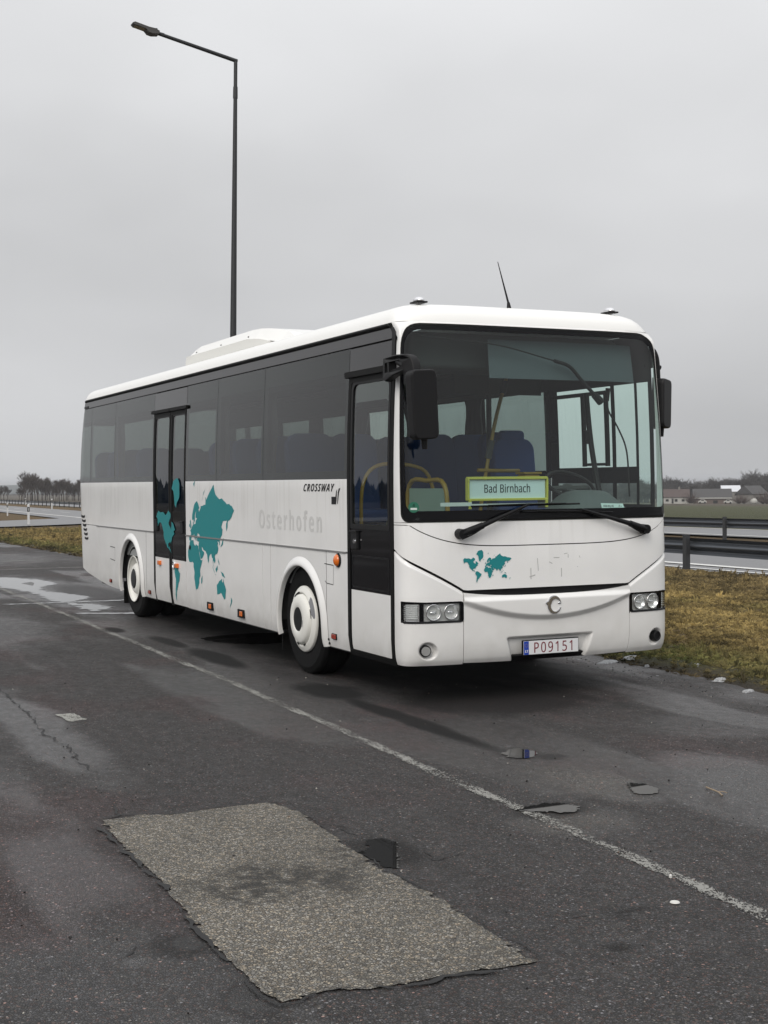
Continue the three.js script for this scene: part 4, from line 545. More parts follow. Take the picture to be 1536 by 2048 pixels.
// mirrors
function sideMirror(sg) {
  const m = sub('side_mirror', bus), X = (x) => sg * x, d = sg < 0 ? 0.16 : -0.36, cx = sg < 0 ? 1.218 : 1.35, y0 = sg < 0 ? 2.07 : 2.2, y1 = sg < 0 ? 2.57 : 2.6;
  const body = new THREE.Shape(), w = 0.099, wb = 0.095, r = 0.042; const pts = [[-w, y1 - r], [-w + r, y1], [w - r, y1], [w, y1 - r], [wb, y0 + r], [wb - r, y0], [-wb + r, y0], [-wb, y0 + r]];
  body.moveTo(...pts[0]); body.quadraticCurveTo(-w, y1, ...pts[1]); body.lineTo(...pts[2]); body.quadraticCurveTo(w, y1, ...pts[3]); body.lineTo(...pts[4]); body.quadraticCurveTo(wb, y0, ...pts[5]); body.lineTo(...pts[6]); body.quadraticCurveTo(-wb, y0, ...pts[7]); body.closePath();
  const g = new THREE.ExtrudeGeometry(body, { depth: 0.06, bevelEnabled: true, bevelThickness: 0.025, bevelSize: 0.012, bevelSegments: 4, curveSegments: 6 });
  const place = (q) => q.applyMatrix4(new THREE.Matrix4().makeRotationY(sg < 0 ? 0.06 : 0.62).multiply(new THREE.Matrix4().makeRotationZ(sg < 0 ? 0.055 : -0.055).setPosition(0, 0, 0)));
  const put = (q) => { q.translate(0, -y1, 0); place(q); return q.translate(X(cx + 0.01), y1, d - 0.02); };
  part('mirror_housing', put(g), M.plasticGrey, null, m); part('mirror_glass', put(box(0.165, 0.44, 0.004, 0, (y0 + y1) / 2, -0.028)), M.chrome, null, m); part('mount_stub', put(rod([0, y0, 0.03], [0, y0 - 0.085, 0.03], 0.026, 0.02, 10)), M.black, null, m);
  const A = (x, y, z) => [X(x), y, z];
  if (sg > 0) { part('mirror_arm', [tube([A(1.2, 2.84, -0.34), A(1.27, 2.86, -0.36), A(1.31, 2.8, -0.36), A(1.33, 2.6, -0.36)], 0.03, 24, 10), tube([A(1.2, 2.72, -0.34), A(1.28, 2.73, -0.36), A(1.36, 2.71, -0.36)], 0.022, 16, 8), box(0.05, 0.16, 0.05, 1.235, 2.78, -0.34, 0.015)], M.plasticGrey, null, m); return; }
  const br = new THREE.Shape(); [[0.30, 2.575], [0.29, 2.72], [0.05, 2.725], [-0.07, 2.72]].forEach(([u, w], i) => i ? br.lineTo(-u, w) : br.moveTo(-u, w)); br.quadraticCurveTo(0.15, 2.715, 0.165, 2.565); br.lineTo(0.09, 2.565); br.lineTo(0.07, 2.615); br.lineTo(-0.1, 2.585); br.lineTo(-0.26, 2.555); br.closePath();
  for (const hole of [[[-0.262, 2.61], [-0.262, 2.685], [-0.195, 2.688], [-0.185, 2.61]], [[-0.165, 2.612], [-0.165, 2.688], [0.02, 2.69], [0.055, 2.665], [0.06, 2.645]]]) { const h = new THREE.Path(); hole.forEach(([u, w], i) => i ? h.lineTo(u, w) : h.moveTo(u, w)); h.closePath(); br.holes.push(h); }
  const bg = new THREE.ExtrudeGeometry(br, { depth: 0.045, bevelEnabled: true, bevelThickness: 0.012, bevelSize: 0.01, bevelSegments: 3, curveSegments: 10 }); bg.rotateY(-Math.PI / 2); // shape x runs along +z
  { const pp = bg.attributes.position; for (let i = 0; i < pp.count; i++) pp.setY(i, pp.getY(i) - 0.025), pp.setX(i, pp.getX(i) - 1.26 + 0.05 * sstep(0.02, 0.16, pp.getZ(i)) - 0.02 * sstep(-0.3, -0.1, pp.getZ(i))); bg.computeVertexNormals(); }
  part('mirror_arm', bg, M.plasticGrey, null, m); part('mirror_motor', rod([-1.30, 2.66, -0.05], [-1.30, 2.62, 0.06], 0.03, 0.03, 12), M.black, null, m);
}
sideMirror(-1); sideMirror(1);
// roof: air conditioner, aerial, lamps
{
  const ac = sub('air_conditioner', bus), prism = (pr, hw0, hw1, yb) => { // outline along s, sides leaning in
    const g = new THREE.BufferGeometry(), pos = [], idx = []; pr.forEach(([s, t, y = yb]) => { pos.push(-hw0, y, -s, -hw1 * (t > y + 0.02 ? 1 : hw0 / hw1), t, -s, hw1 * (t > y + 0.02 ? 1 : hw0 / hw1), t, -s, hw0, y, -s); });
    for (let i = 0; i < pr.length - 1; i++) for (let k = 0; k < 3; k++) { const a = i * 4 + k, b = a + 1, c = a + 4, d = c + 1; idx.push(a, b, d, a, d, c); } for (const i of [0, pr.length - 1]) { const a = i * 4; i ? idx.push(a, a + 1, a + 2, a, a + 2, a + 3) : idx.push(a, a + 2, a + 1, a, a + 3, a + 2); }
    g.setAttribute('position', new THREE.Float32BufferAttribute(pos, 3)); g.setIndex(idx); const q = g.toNonIndexed(); q.computeVertexNormals(); return q; };
  part('unit_base', prism([[4.2, 3.24], [4.5, 3.29], [4.9, 3.325], [7.15, 3.325], [7.2, 3.25]], 0.80, 0.80, 3.21), M.acWhite, null, ac);
  part('unit_cover', prism([[3.42, 3.235, 3.19], [3.9, 3.32, 3.2], [4.4, 3.395, 3.27], [4.7, 3.425, 3.31], [5.0, 3.437], [6.85, 3.432], [7.05, 3.41], [7.14, 3.35]], 0.785, 0.70, 3.326), M.roofWhite, null, ac);
  part('unit_gap', box(1.62, 0.03, 2.5, 0, 3.192, -5.95), M.black, null, ac);
  for (const s of [4.95, 5.9, 6.85]) part('screw', box(0.012, 0.012, 0.02, -0.765, 3.355, -s, 0.003), M.plasticGrey, null, ac);
}
{ const a = sub('antenna', bus); part('antenna_base', rod([0.01, 3.18, -0.62], [0.005, 3.24, -0.625], 0.022, 0.012), M.black, null, a); part('antenna_rod', rod([0.005, 3.235, -0.625], [-0.075, 3.58, -0.66], 0.009, 0.003, 6), M.black, null, a); }
for (const sg of [-1, 1]) { const g = sub('roof_lamp', bus), s = new THREE.SphereGeometry(1, 18, 10); s.scale(0.045, 0.032, 0.06); part('lamp_lens', s.translate(sg * 0.915, 3.19, -0.47), M.chrome, null, g); part('lamp_base', box(0.1, 0.014, 0.13, sg * 0.915, 3.176, -0.47, 0.005), M.black, null, g); }
// lettering and maps
const onSide = (g, s, p, off) => onSkin(g, (x) => AR(s - x), (y) => p + y, off);
part('lettering', onSide(text('Osterhofen', bold, 0.178, 0.0005, 0, 1.02, 0.028), 3.345, 1.305, 0.0012), M.ghost, 'pale ghost of removed lettering reading Osterhofen');
{ const t = text('CROSSWAY', bold, 0.066, 0.0008, 0.5, 1.3, 0.008); part('model_badge', onSide(t, 2.16, 1.666, 0.002), M.black); const sh = new THREE.Shape(); [[0, 0], [0.1, 0], [0.11, 0.03], [0.125, 0.13], [0.105, 0.11], [0.09, 0.065], [0, 0.065]].forEach(([x, y], i) => i ? sh.lineTo(x, y) : sh.moveTo(x, y)); const s2 = new THREE.Shape(); [[0.125, 0.0], [0.14, 0.01], [0.165, 0.10], [0.195, 0.14], [0.16, 0.135], [0.14, 0.10]].forEach(([x, y], i) => i ? s2.lineTo(x, y) : s2.moveTo(x, y)); part('model_badge', onSide(new THREE.ShapeGeometry([sh, s2]), 1.50, 1.555, 0.002), M.plasticGrey); }
{ const R = rng(31), bars = []; for (const [x, w, h] of [[0, 0.05, 0.34], [0.16, 0.035, 0.3], [0.23, 0.1, 0.36], [0.42, 0.04, 0.26], [0.55, 0.05, 0.3], [0.8, 0.07, 0.36], [0.98, 0.06, 0.3]]) { const g = new THREE.PlaneGeometry(w, h, 1, 3); g.translate(x + w / 2, h / 2 - 0.02 * R(), 0); bars.push(g); } part('lettering', onSide(merge(bars), 9.9, 1.34, 0.0012), M.ghost, 'faint pale ghost of removed lettering near the rear'); }
{ const R = rng(5), dots = []; for (const [x, y, w, h, r] of [[0, 0.02, 0.006, 0.09, 0], [0.012, 0.0, 0.05, 0.008, 0.3], [0.06, 0.09, 0.005, 0.1, 0.05], [0.17, 0.1, 0.03, 0.006, -0.5], [0.26, 0.02, 0.006, 0.07, 0], [0.22, 0.14, 0.05, 0.006, 0], [0.32, 0.15, 0.005, 0.03, 0], [0.3, 0.17, 0.03, 0.005, 0.2], [0.42, 0.14, 0.004, 0.018, 0.4], [0.4, 0.06, 0.006, 0.006, 0]]) { const g = new THREE.PlaneGeometry(w, h); g.rotateZ(r); dots.push(g.translate(x, y, 0)); } part('glue_residue', onSkin(merge(dots), (x) => 0.0 - 0.19 + x * 1.1 + 0.02, (y) => 0.985 + y, 0.0015), std({ color: lin(0.45, 0.45, 0.44), roughness: 0.8, side: THREE.DoubleSide })); }
const LAND = {
  na: [-168, 66, -163, 69, -156, 71.3, -141, 70, -128, 70.5, -115, 68.5, -108, 68.5, -95, 72, -90, 71, -82, 69.5, -82, 66.5, -88, 64, -94, 61, -93, 58.5, -85, 55.5, -80, 51.5, -79, 55, -77, 58, -78, 62, -70, 61, -65, 59, -60, 55, -56, 52, -65, 50, -60, 46.5, -66, 44, -70, 42, -74, 40, -76, 35, -81, 31, -80, 26, -82, 28, -84, 30, -90, 29.5, -97, 27, -97, 22, -95, 18.5, -91, 18.5, -90, 21, -87, 21, -88, 16, -84, 15, -83, 10, -80, 9, -77.5, 8.5, -80, 7.5, -85, 10, -88, 13, -94, 16, -100, 17, -105, 20, -107, 24, -111, 28, -114, 31, -112, 27, -110, 23, -114, 27, -117, 32, -121, 35, -124, 40, -124, 47, -128, 51, -133, 56, -140, 60, -147, 60.5, -152, 59, -158, 56, -164, 54.5, -158, 58.5, -165, 61, -161, 64],
  sa: [-77.5, 8, -72, 12, -62, 10.5, -52, 5, -50, 0, -44, -2.5, -35, -6, -37, -12, -39, -17, -41, -22, -48, -26, -52, -33, -57, -35, -57, -38, -62, -39, -65, -43, -66, -47, -69, -51, -68, -55, -73, -52, -75, -46, -73, -38, -71, -30, -70, -19, -76, -14, -81, -5, -80, 1, -77.5, 4],
  gl: [-71, 77.5, -60, 81, -45, 82, -32, 82.3, -20, 80, -20, 74, -25, 70, -32, 68, -40, 65, -43, 60, -51, 63, -54, 68, -55, 71, -60, 76],
  ea: [-9.5, 37, -9, 43, -2, 43.5, -1, 46, -5, 48.5, 2, 51, 8, 54, 8, 57, 11, 56, 12, 54, 20, 55, 22, 58, 29, 60, 22, 60, 22, 63, 25, 65.5, 18, 62.5, 17, 58, 13, 55.5, 11, 59, 6, 58, 5, 62, 12, 67, 20, 70, 28, 71, 40, 67, 35, 66.5, 38, 64.5, 45, 67, 46, 68.5, 55, 68.5, 67, 69, 68, 73, 73, 71.5, 75, 72.5, 87, 75, 104, 77.7, 113, 74, 130, 72, 140, 72.5, 152, 71, 160, 69.7, 170, 70, 180, 69, 189, 66.5, 179, 62.5, 170, 60, 163, 59, 162, 55, 157, 51, 156, 57, 162, 61, 155, 59.5, 143, 59, 136, 54.5, 141, 52, 139, 47, 131, 43, 128, 39.5, 129, 36, 126, 34.5, 126, 38, 121, 39.5, 118, 39, 122, 37, 119, 35, 122, 31, 120, 26.5, 116, 23, 108, 21.5, 106, 19, 109, 13, 105, 9, 102, 12.5, 100, 13, 99, 9, 103.5, 1.5, 100, 5, 98, 10, 97.5, 16, 94, 17, 91.5, 22.5, 87, 21.5, 80, 15.5, 80, 11, 77.5, 8, 74, 15, 72.5, 20.5, 67, 24.5, 57, 26, 50, 30, 48, 30, 51, 25, 56.5, 24, 59.5, 22.5, 55, 17.5, 45, 12.8, 43, 13, 39, 21, 35, 28, 34, 31, 36, 36.5, 30, 36.5, 27, 37.5, 26.5, 40, 29, 41, 36, 41.5, 41, 42, 37, 45, 31, 46.5, 28, 43.5, 26, 40.8, 24, 40.5, 24, 38, 22, 36.7, 19.5, 41, 14, 45, 12.5, 44.5, 18, 40.3, 16, 38, 15.5, 40, 10, 44, 6, 43, 3, 43, 0, 40, -0.5, 37.8, -5.5, 36],
  af: [-17, 15, -17, 21, -13, 27.5, -9.5, 31, -6, 35.7, 3, 37, 10, 37.3, 11, 33.5, 19, 30.3, 22, 32.8, 29, 31, 32.5, 31, 33, 28, 37, 20, 42, 12, 44.5, 10.5, 51, 11.8, 46, 4, 40, -3, 39.5, -8, 40.5, -14, 35, -20, 35.5, -24, 32.5, -27, 28, -33, 20, -34.8, 18, -32, 14.5, -23, 12, -17, 13.5, -10, 9, -1, 9.5, 4, 4, 6.3, -4, 5.2, -9, 4.8, -13.5, 9],
  au: [114, -22, 122, -18, 129, -15, 136.5, -12, 136, -15.5, 140.5, -17.5, 142.5, -11, 146, -19, 153, -26, 150, -37, 144, -38.5, 138, -35, 131, -31.5, 124, -33.5, 115.5, -34.5],
  mg: [49.5, -12, 50, -16, 47, -25, 44, -24, 44.5, -18], uk: [-5, 50, 1, 51.5, 0, 53.5, -3, 58.5, -6, 57, -3.5, 54], ie: [-10, 52, -6, 52, -6, 55, -9, 54.5], is: [-24, 65, -14, 65, -16, 66.5, -22, 66.3],
  nz: [172.5, -34.5, 178, -38, 175, -41.5, 171, -44, 167, -46.5, 169, -44, 173, -40], jp: [130, 32, 136, 34, 141, 36, 143, 44, 140, 41, 137, 37], su: [95, 5.5, 104, -3, 105, -6, 101, -2], bo: [109, 1, 117, 7, 118, 1, 114, -4], ng: [131, -1, 141, -3, 150, -10, 143, -8.5, 138, -8], nv: [52, 71, 57, 73.5, 68, 76.5, 60, 75], sv: [12, 78, 20, 79.5, 16, 77], ph: [120, 18, 125, 12, 126, 7, 121, 13], ja: [105, -6.5, 114, -8, 108, -8],
};
const merc = (lat) => Math.log(Math.tan(Math.PI / 4 + lat * Math.PI / 360)) * 180 / Math.PI;
function land(key) { const a = LAND[key], s = new THREE.Shape(), R = rng(key.charCodeAt(0) * 31 + key.charCodeAt(1)); const pts = []; for (let i = 0; i < a.length; i += 2) pts.push([a[i], merc(a[i + 1])]); const q = []; pts.forEach(([x, y], i) => { const [x1, y1] = pts[(i + 1) % pts.length]; q.push([x, y]); if (Math.hypot(x1 - x, y1 - y) > 6) q.push([(x + x1) / 2 + (R() - 0.5) * 2, (y + y1) / 2 + (R() - 0.5) * 2]); }); q.forEach(([x, y], i) => i ? s.lineTo(x, y) : s.moveTo(x, y)); return new THREE.ShapeGeometry(s); }
part('world_map', onSkin(merge(Object.keys(LAND).map(land)), (x) => -0.779 + (x + 168) * 0.00121, (y) => 0.949 + (y + 66.4) * 0.00116, 0.004), M.teal, 'small teal world map on the front flap');
const KX = 0.0079, KY = 0.00716, sideMap = (keys, dx, dy, off) => onSkin(merge(keys.map(land)), (x) => AR(5.705 - (x + 17) * KX + dx), (y) => 0.552 + (y + 37) * KY + dy, off);
part('world_map', sideMap(['ea', 'af', 'au', 'mg', 'uk', 'ie', 'nz', 'jp', 'su', 'bo', 'ng', 'nv', 'sv', 'ph', 'ja'], 0, 0, 0.0025), M.teal, 'large teal map of Europe, Africa, Asia and Australia on the side');
part('world_map', [onSkin(land('na'), (x) => AR(6.99 - (x + 168) * 0.0071), (y) => 0.93 + (y - 8) * 0.0051, 0.0065)], M.teal, 'teal outline of North America across the rear doors'); part('world_map', [onSkin(land('gl'), (x) => AR(6.33 - (x + 73) * 0.0062), (y) => 1.46 + (y - 75) * 0.0044, 0.0065)], M.teal, 'teal outline of Greenland on the rear door'); part('world_map', [onSkin(land('sa'), (x) => AR(6.25 - (x + 81) * 0.0048), (y) => 0.365 + (y + 66) * 0.0056, 0.003)], M.teal, 'teal outline of South America on the rear door');

// ------------------------------------------------------------------ inside the bus
part('floor', [box(2.3, 0.06, 9.4, 0, 0.92, -6.3), box(2.3, 0.06, 1.4, 0, 0.5, -1.0), box(0.05, 0.5, 1.2, 0.05, 0.72, -1.0), box(1.1, 0.05, 1.3, 0.6, 0.95, -1.0)], M.trimDark);
part('ceiling', box(2.2, 0.04, 10.2, 0, 2.9, -5.95), M.interior);
part('rear_bulkhead', box(2.3, 1.0, 0.04, 0, 1.35, -11.0), M.trimDark);
for (const sg of [-1, 1]) part('luggage_rack', [box(0.36, 0.1, 8.6, sg * 1.0, 2.66, -6.5, 0.03), box(0.1, 0.2, 8.6, sg * 0.84, 2.72, -6.5, 0.03), box(0.34, 0.2, 8.5, sg * 1.02, 2.76, -6.5, 0.02)], M.trimDark);
part('front_header', [box(2.0, 0.3, 0.5, 0, 2.8, -0.72, 0.05), box(0.7, 0.34, 0.7, -0.72, 2.68, -1.75, 0.08)], M.trimDark);
part('sun_blind', [panel(-0.40, 1.1, 2.585, 2.9, { off: -0.12, nv: 6, rim: 0.006 })], std({ color: lin(0.075, 0.09, 0.10), roughness: 0.9 }));
{ // dashboard with its hump, and steering wheel
  const g = gridGeo(span(-1.1, 1.18, 40), span(0, 1, 12), (x, v) => { const hump = Math.exp(-Math.pow((x - 0.72) / 0.32, 4)), z = lerp(-0.1 - 0.14 * Math.pow(Math.abs(x) / 1.1, 4), -0.95, v); const y = 1.36 + 0.1 * sstep(0, 0.25, v) + 0.2 * hump * sstep(0.05, 0.45, v) - 0.5 * sstep(0.6, 1, v) * (x < 0.1 ? 1 : 0.4); return [x, y, z]; });
  part('dashboard', [g], std({ color: lin(0.09, 0.1, 0.1), roughness: 0.7 }));
  const w = sub('steering_wheel', bus), t = new THREE.TorusGeometry(0.22, 0.017, 10, 40); const sp = [box(0.42, 0.05, 0.03, 0, 0, -0.03, 0.01), rod([0, 0, -0.3], [0, 0, -0.02], 0.04, 0.06)]; const put = (q) => q.rotateX(-1.0).translate(0.76, 1.70, -0.86);
  part('wheel_rim', put(t), M.plasticGrey, null, w); part('spoke', sp.map(put), M.trimDark, null, w);
}
const seatGeo = (() => { const back = new THREE.Shape(); const w = 0.22; [[-w, 0], [w, 0], [w * 1.02, 0.62]].forEach((p, i) => i ? back.lineTo(...p) : back.moveTo(...p)); back.quadraticCurveTo(w * 1.0, 0.72, w * 0.62, 0.735); back.lineTo(-w * 0.62, 0.735); back.quadraticCurveTo(-w, 0.72, -w * 1.02, 0.62); back.closePath(); const g = new THREE.ExtrudeGeometry(back, { depth: 0.07, bevelEnabled: true, bevelThickness: 0.025, bevelSize: 0.02, bevelSegments: 3, curveSegments: 8 }); g.rotateX(-0.14).translate(0, 0.46, -0.2); return merge([g, box(0.44, 0.13, 0.46, 0, 0.42, 0.1, 0.05), box(0.1, 0.36, 0.3, 0, 0.2, 0.05)]); })();
const seat = (x, s, k = 1, m = M.seat, y = 1.0) => { const g = seatGeo.clone(); g.scale(k, k, k); const o = part('seat', g, m); o.position.set(x, y, -s); return o; };
for (let i = 0; i < 11; i++) { const s = 2.62 + i * 0.78; for (const x of [0.42, 0.88]) seat(x, s); if (s < 5.4 || s > 7.3) for (const x of [-0.42, -0.88]) seat(x, s + 0.05); }
seat(0.86, 1.98);
{ const d = seat(0.75, 1.62, 0.92, M.seat, 1.02); d.userData.label = 'high-backed blue driver seat'; part('headrest', box(0.27, 0.24, 0.09, 0.75, 2.1, -1.86, 0.04), M.seat); }
{ const rail = (pts, r = 0.017) => tube(pts, r, 40, 8);
  part('handrail', rail([[0.03, 0.6, -1.25], [0.05, 1.3, -1.25], [0.104, 1.82, -1.2], [0.15, 2.02, -1.21], [0.22, 2.3, -1.22], [0.34, 2.66, -1.24]]), M.yellow, 'yellow hand pole beside the driver');
  part('handrail', rail([[-1.0, 1.0, -1.42], [-0.98, 1.75, -1.42], [-0.85, 1.88, -1.45], [-0.45, 1.88, -1.5], [-0.33, 1.82, -1.5], [-0.25, 1.6, -1.5], [-0.2, 1.3, -1.5]]), M.yellow, 'yellow bent rail behind the entrance');
  part('handrail', rail([[0.02, 1.95 - 0.11, -1.2], [0.2, 1.835, -1.2], [0.5, 1.835, -1.3]]), M.yellow, 'short yellow rail beside the driver seat');
  part('handrail', rail([[-0.6, 0.7, -0.62], [-0.6, 1.66, -0.62], [-0.6, 1.745, -0.7], [-0.6, 1.75, -0.95], [-0.6, 1.75, -1.25], [-0.6, 1.66, -1.33], [-0.6, 0.7, -1.33]], 0.02), M.yellow, 'yellow rail frame of the entrance screen');
  part('entrance_screen', box(0.012, 0.85, 0.64, -0.6, 1.26, -0.975, 0.004), phy({ color: lin(0.5, 0.62, 0.55), transmission: 0.5, thickness: 0, roughness: 0.4 }));
  part('pole_joint', [rod([0.128, 1.94, -1.205], [0.17, 2.1, -1.21], 0.03, 0.03, 12), rod([0.30, 2.52, -1.235], [0.33, 2.63, -1.24], 0.03, 0.03, 10)], M.trimDark);
  part('ticket_box', [box(0.16, 0.1, 0.14, 0.42, 1.75, -1.0, 0.02), box(0.18, 0.02, 0.16, 0.42, 1.81, -1.0, 0.006)], M.yellow);
}
{ const cur = (sg, s) => { const g = gridGeo(span(0, 1, 16), span(0, 1, 8), (u, v) => { const pinch = 0.12 + 0.1 * v * v + 0.04 * Math.sin(v * 9 + s); return [sg * (1.14 + 0.025 * Math.sin(u * 22)), lerp(1.8, 2.64, v), -(s + (u - 0.5) * 2 * pinch)]; }); g.computeVertexNormals(); return g; }; for (const s of [3.3, 4.75, 6.2, 7.7, 9.2]) part('curtain', cur(1, s), M.curtain); for (const s of [3.25, 4.68, 9.1]) part('curtain', cur(-1, s), M.curtain); }
part('partition', [box(0.03, 1.3, 0.05, 0.62, 2.1, -2.05), box(0.95, 0.3, 0.03, 0.72, 2.72, -2.05)], M.trimDark);
part('cable', [tube([skin(-1.1, 2.9, -0.03), skin(-0.8, 2.87, -0.04), skin(-0.35, 2.84, -0.05), skin(0.2, 2.73, -0.06)].map((v) => v.toArray()), 0.006, 24, 6), tube([skin(0.2, 2.73, -0.06), skin(0.34, 2.69, -0.06), skin(0.46, 2.58, -0.07), skin(0.6, 2.44, -0.07)].map((v) => v.toArray()), 0.016, 24, 8), rod(skin(0.58, 2.46, -0.07).toArray(), skin(0.65, 2.4, -0.08).toArray(), 0.03, 0.035, 8)], M.black);
part('microphone', [tube([[0.98, 2.5, -0.6], [0.97, 2.36, -0.58], [1.05, 2.2, -0.55], [1.1, 2.02, -0.5], [1.1, 1.6, -0.45]], 0.008, 24, 6), rod([0.985, 2.54, -0.6], [0.975, 2.43, -0.6], 0.022, 0.018, 10)], M.black);
part('window_post', [tube([[0.86, 2.5, -0.75], [0.87, 2.2, -0.72], [0.88, 1.95, -0.68], [0.9, 1.62, -0.6], [0.9, 1.4, -0.45]], 0.024, 20, 8), box(0.06, 0.12, 0.05, 0.85, 2.12, -0.72, 0.01)], M.black);
{ const c = skin(-1.165, 1.545, -0.012), st = sub('windscreen_sticker', bus), face = (r, q, n, m, dz = 0) => { const g = q || new THREE.CircleGeometry(r, 28); return part(n, g.applyMatrix4(new THREE.Matrix4().lookAt(V(), skinN(-1.165, 1.545).negate(), V(0, 1, 0)).setPosition(...skin(-1.165, 1.545, 0.002 + dz).toArray())), m, null, st); };
  face(0.042, null, 'sticker_disc', std({ color: lin(0.01, 0.13, 0.075), roughness: 0.4, side: THREE.DoubleSide })); face(0, new THREE.PlaneGeometry(0.05, 0.016).translate(0, -0.012, 0), 'sticker_label', std({ color: lin(0.6, 0.65, 0.62), side: THREE.DoubleSide }), 0.001); face(0, text('4', bold, 0.024, 0.0005).translate(-0.009, 0.004, 0), 'sticker_number', std({ color: lin(0.005, 0.03, 0.02) }), 0.001); }

// ------------------------------------------------------------------ things lying behind the windscreen
{
  const s = thing('destination_sign', 'yellow framed board reading Bad Birnbach behind the windscreen', 'sign', [-0.235, 1.56, -0.25]), w = 0.735, h = 0.178, y = 0.118;
  mesh('board', box(w - 0.03, h - 0.03, 0.012, 0, y, 0), std({ color: lin(0.62, 0.72, 0.72), roughness: 0.5 }), s);
  const ym = std({ color: lin(0.5, 0.46, 0.07), roughness: 0.45 });
  mesh('frame', [box(w, 0.022, 0.05, 0, y + h / 2, 0, 0.004), box(w, 0.02, 0.05, 0, y - h / 2 + 0.005, 0, 0.004), box(0.014, h, 0.05, -w / 2, y, 0, 0.004), box(0.014, h, 0.05, w / 2, y, 0, 0.004)], ym, s);
  const t = text('Bad Birnbach', font, 0.066, 0.002, 0, 0.79, 0); mesh('sign_text', t.translate(-0.225, y - 0.028, 0.007), std({ color: lin(0.02, 0.03, 0.03) }), s);
  mesh('bracket', [box(0.022, 0.08, 0.022, -w / 2 + 0.01, 0.0, 0.02, 0.004), box(0.022, 0.07, 0.022, w / 2 - 0.01, 0.0, 0.02, 0.004)], ym, s);
  mesh('support_bar', [box(0.28, 0.03, 0.006, -w / 2 - 0.12, -0.0, 0.03), box(w, 0.012, 0.01, 0, -0.005, 0.015)], std({ color: lin(0.6, 0.62, 0.6), roughness: 0.5 }), s);
}
{
  const n = thing('paper_note', 'white paper card lying behind the lower right of the windscreen', 'paper', [0.70, 1.475, -0.105]), m = basis([0.97, -0.03, -0.2], [0.05, 0.95, -0.3], [0.2, 0.3, 0.93], [0, 0, 0]);
  const tex = std({ color: lin(0.62, 0.72, 0.69), roughness: 0.6, side: THREE.DoubleSide }), ink = std({ color: lin(0.02, 0.03, 0.03), side: THREE.DoubleSide });
  const sh = new THREE.Shape(); [[-0.135, 0.012], [0.135, 0.0], [0.16, 0.0], [0.16, 0.012], [0.135, 0.014], [0.12, 0.078], [-0.145, 0.078]].forEach(([x, y], i) => i ? sh.lineTo(x, y) : sh.moveTo(x, y));
  mesh('card', new THREE.ExtrudeGeometry(sh, { depth: 0.0008, bevelEnabled: false }).applyMatrix4(m), tex, n);
  mesh('card_text', [text('DGM-HELJ OÜ', bold, 0.017, 0.0003, 0, 0.8).translate(-0.12, 0.046, 0.0015), text('Reg. Nr 14827277', font, 0.013, 0.0003, 0, 0.9).translate(-0.115, 0.021, 0.0015), text('Z', bold, 0.018, 0.0003, 0.3, 1.2).translate(0.06, 0.048, 0.0015), text('m', bold, 0.011, 0.0003).translate(0.085, 0.05, 0.0015)].map((g) => g.applyMatrix4(m)), ink, n);
}

// ------------------------------------------------------------------ street lamp
{
  const bx = 2.72, bz = -15.9, by = drop(bx, bz), s = thing('street_lamp', 'tall dark street lamp with one long arm rising behind the bus', 'street lamp', [bx, by, bz]), dk = std({ color: lin(0.035, 0.037, 0.04), roughness: 0.55, metalness: 0.3 });
  const at = (y) => [0.0205 * (y - by), y - by, 0];
  mesh('pole', [rod([0, -0.2, 0], at(4.6), 0.088, 0.062, 16), rod(at(4.6), at(9.22), 0.062, 0.038, 16), box(0.3, 0.03, 0.3, 0, 0.03, 0)], dk, s);
  const top = at(9.92), e0 = [1.40 - bx, 10.245 - by, 0];
  mesh('collar', rod(at(9.2), at(9.42), 0.047, 0.044, 16), dk, s);
  mesh('arm', [rod(at(9.35), [top[0], top[1] + 0.02, 0], 0.036, 0.036, 14), rod([top[0] + 0.03, top[1], 0], e0, 0.038, 0.034, 14), new THREE.SphereGeometry(0.04, 12, 8).translate(top[0] + 0.004, top[1] + 0.005, 0)], dk, s);
  const head = new THREE.Group(); head.name = 'lamp_head'; head.position.set(...e0); head.rotation.z = -0.2; head.scale.setScalar(0.74); s.add(head);
  const body = new THREE.Shape(); [[-0.02, 0.03], [-0.14, 0.055], [-0.3, 0.04], [-0.66, 0.05], [-0.70, 0.02], [-0.66, -0.012], [-0.36, -0.018], [-0.27, -0.085], [-0.16, -0.085], [-0.02, -0.04]].forEach(([x, y], i) => i ? body.lineTo(x, y) : body.moveTo(x, y));
  mesh('lamp_housing', new THREE.ExtrudeGeometry(body, { depth: 0.24, bevelEnabled: true, bevelThickness: 0.012, bevelSize: 0.01, bevelSegments: 2 }).translate(0, 0, -0.12), std({ color: lin(0.06, 0.058, 0.055), roughness: 0.5 }), head);
  mesh('lamp_glass', box(0.27, 0.008, 0.2, -0.51, -0.028, 0), std({ color: lin(0.25, 0.22, 0.17), roughness: 0.2 }), head);
  mesh('light_sensor', rod([-0.08, 0.05, 0], [-0.08, 0.11, 0], 0.035, 0.032, 12), dk, head);
  mesh('socket', rod([0.14, 0.015, 0], [-0.05, -0.005, 0], 0.043, 0.05, 12), dk, head);
}

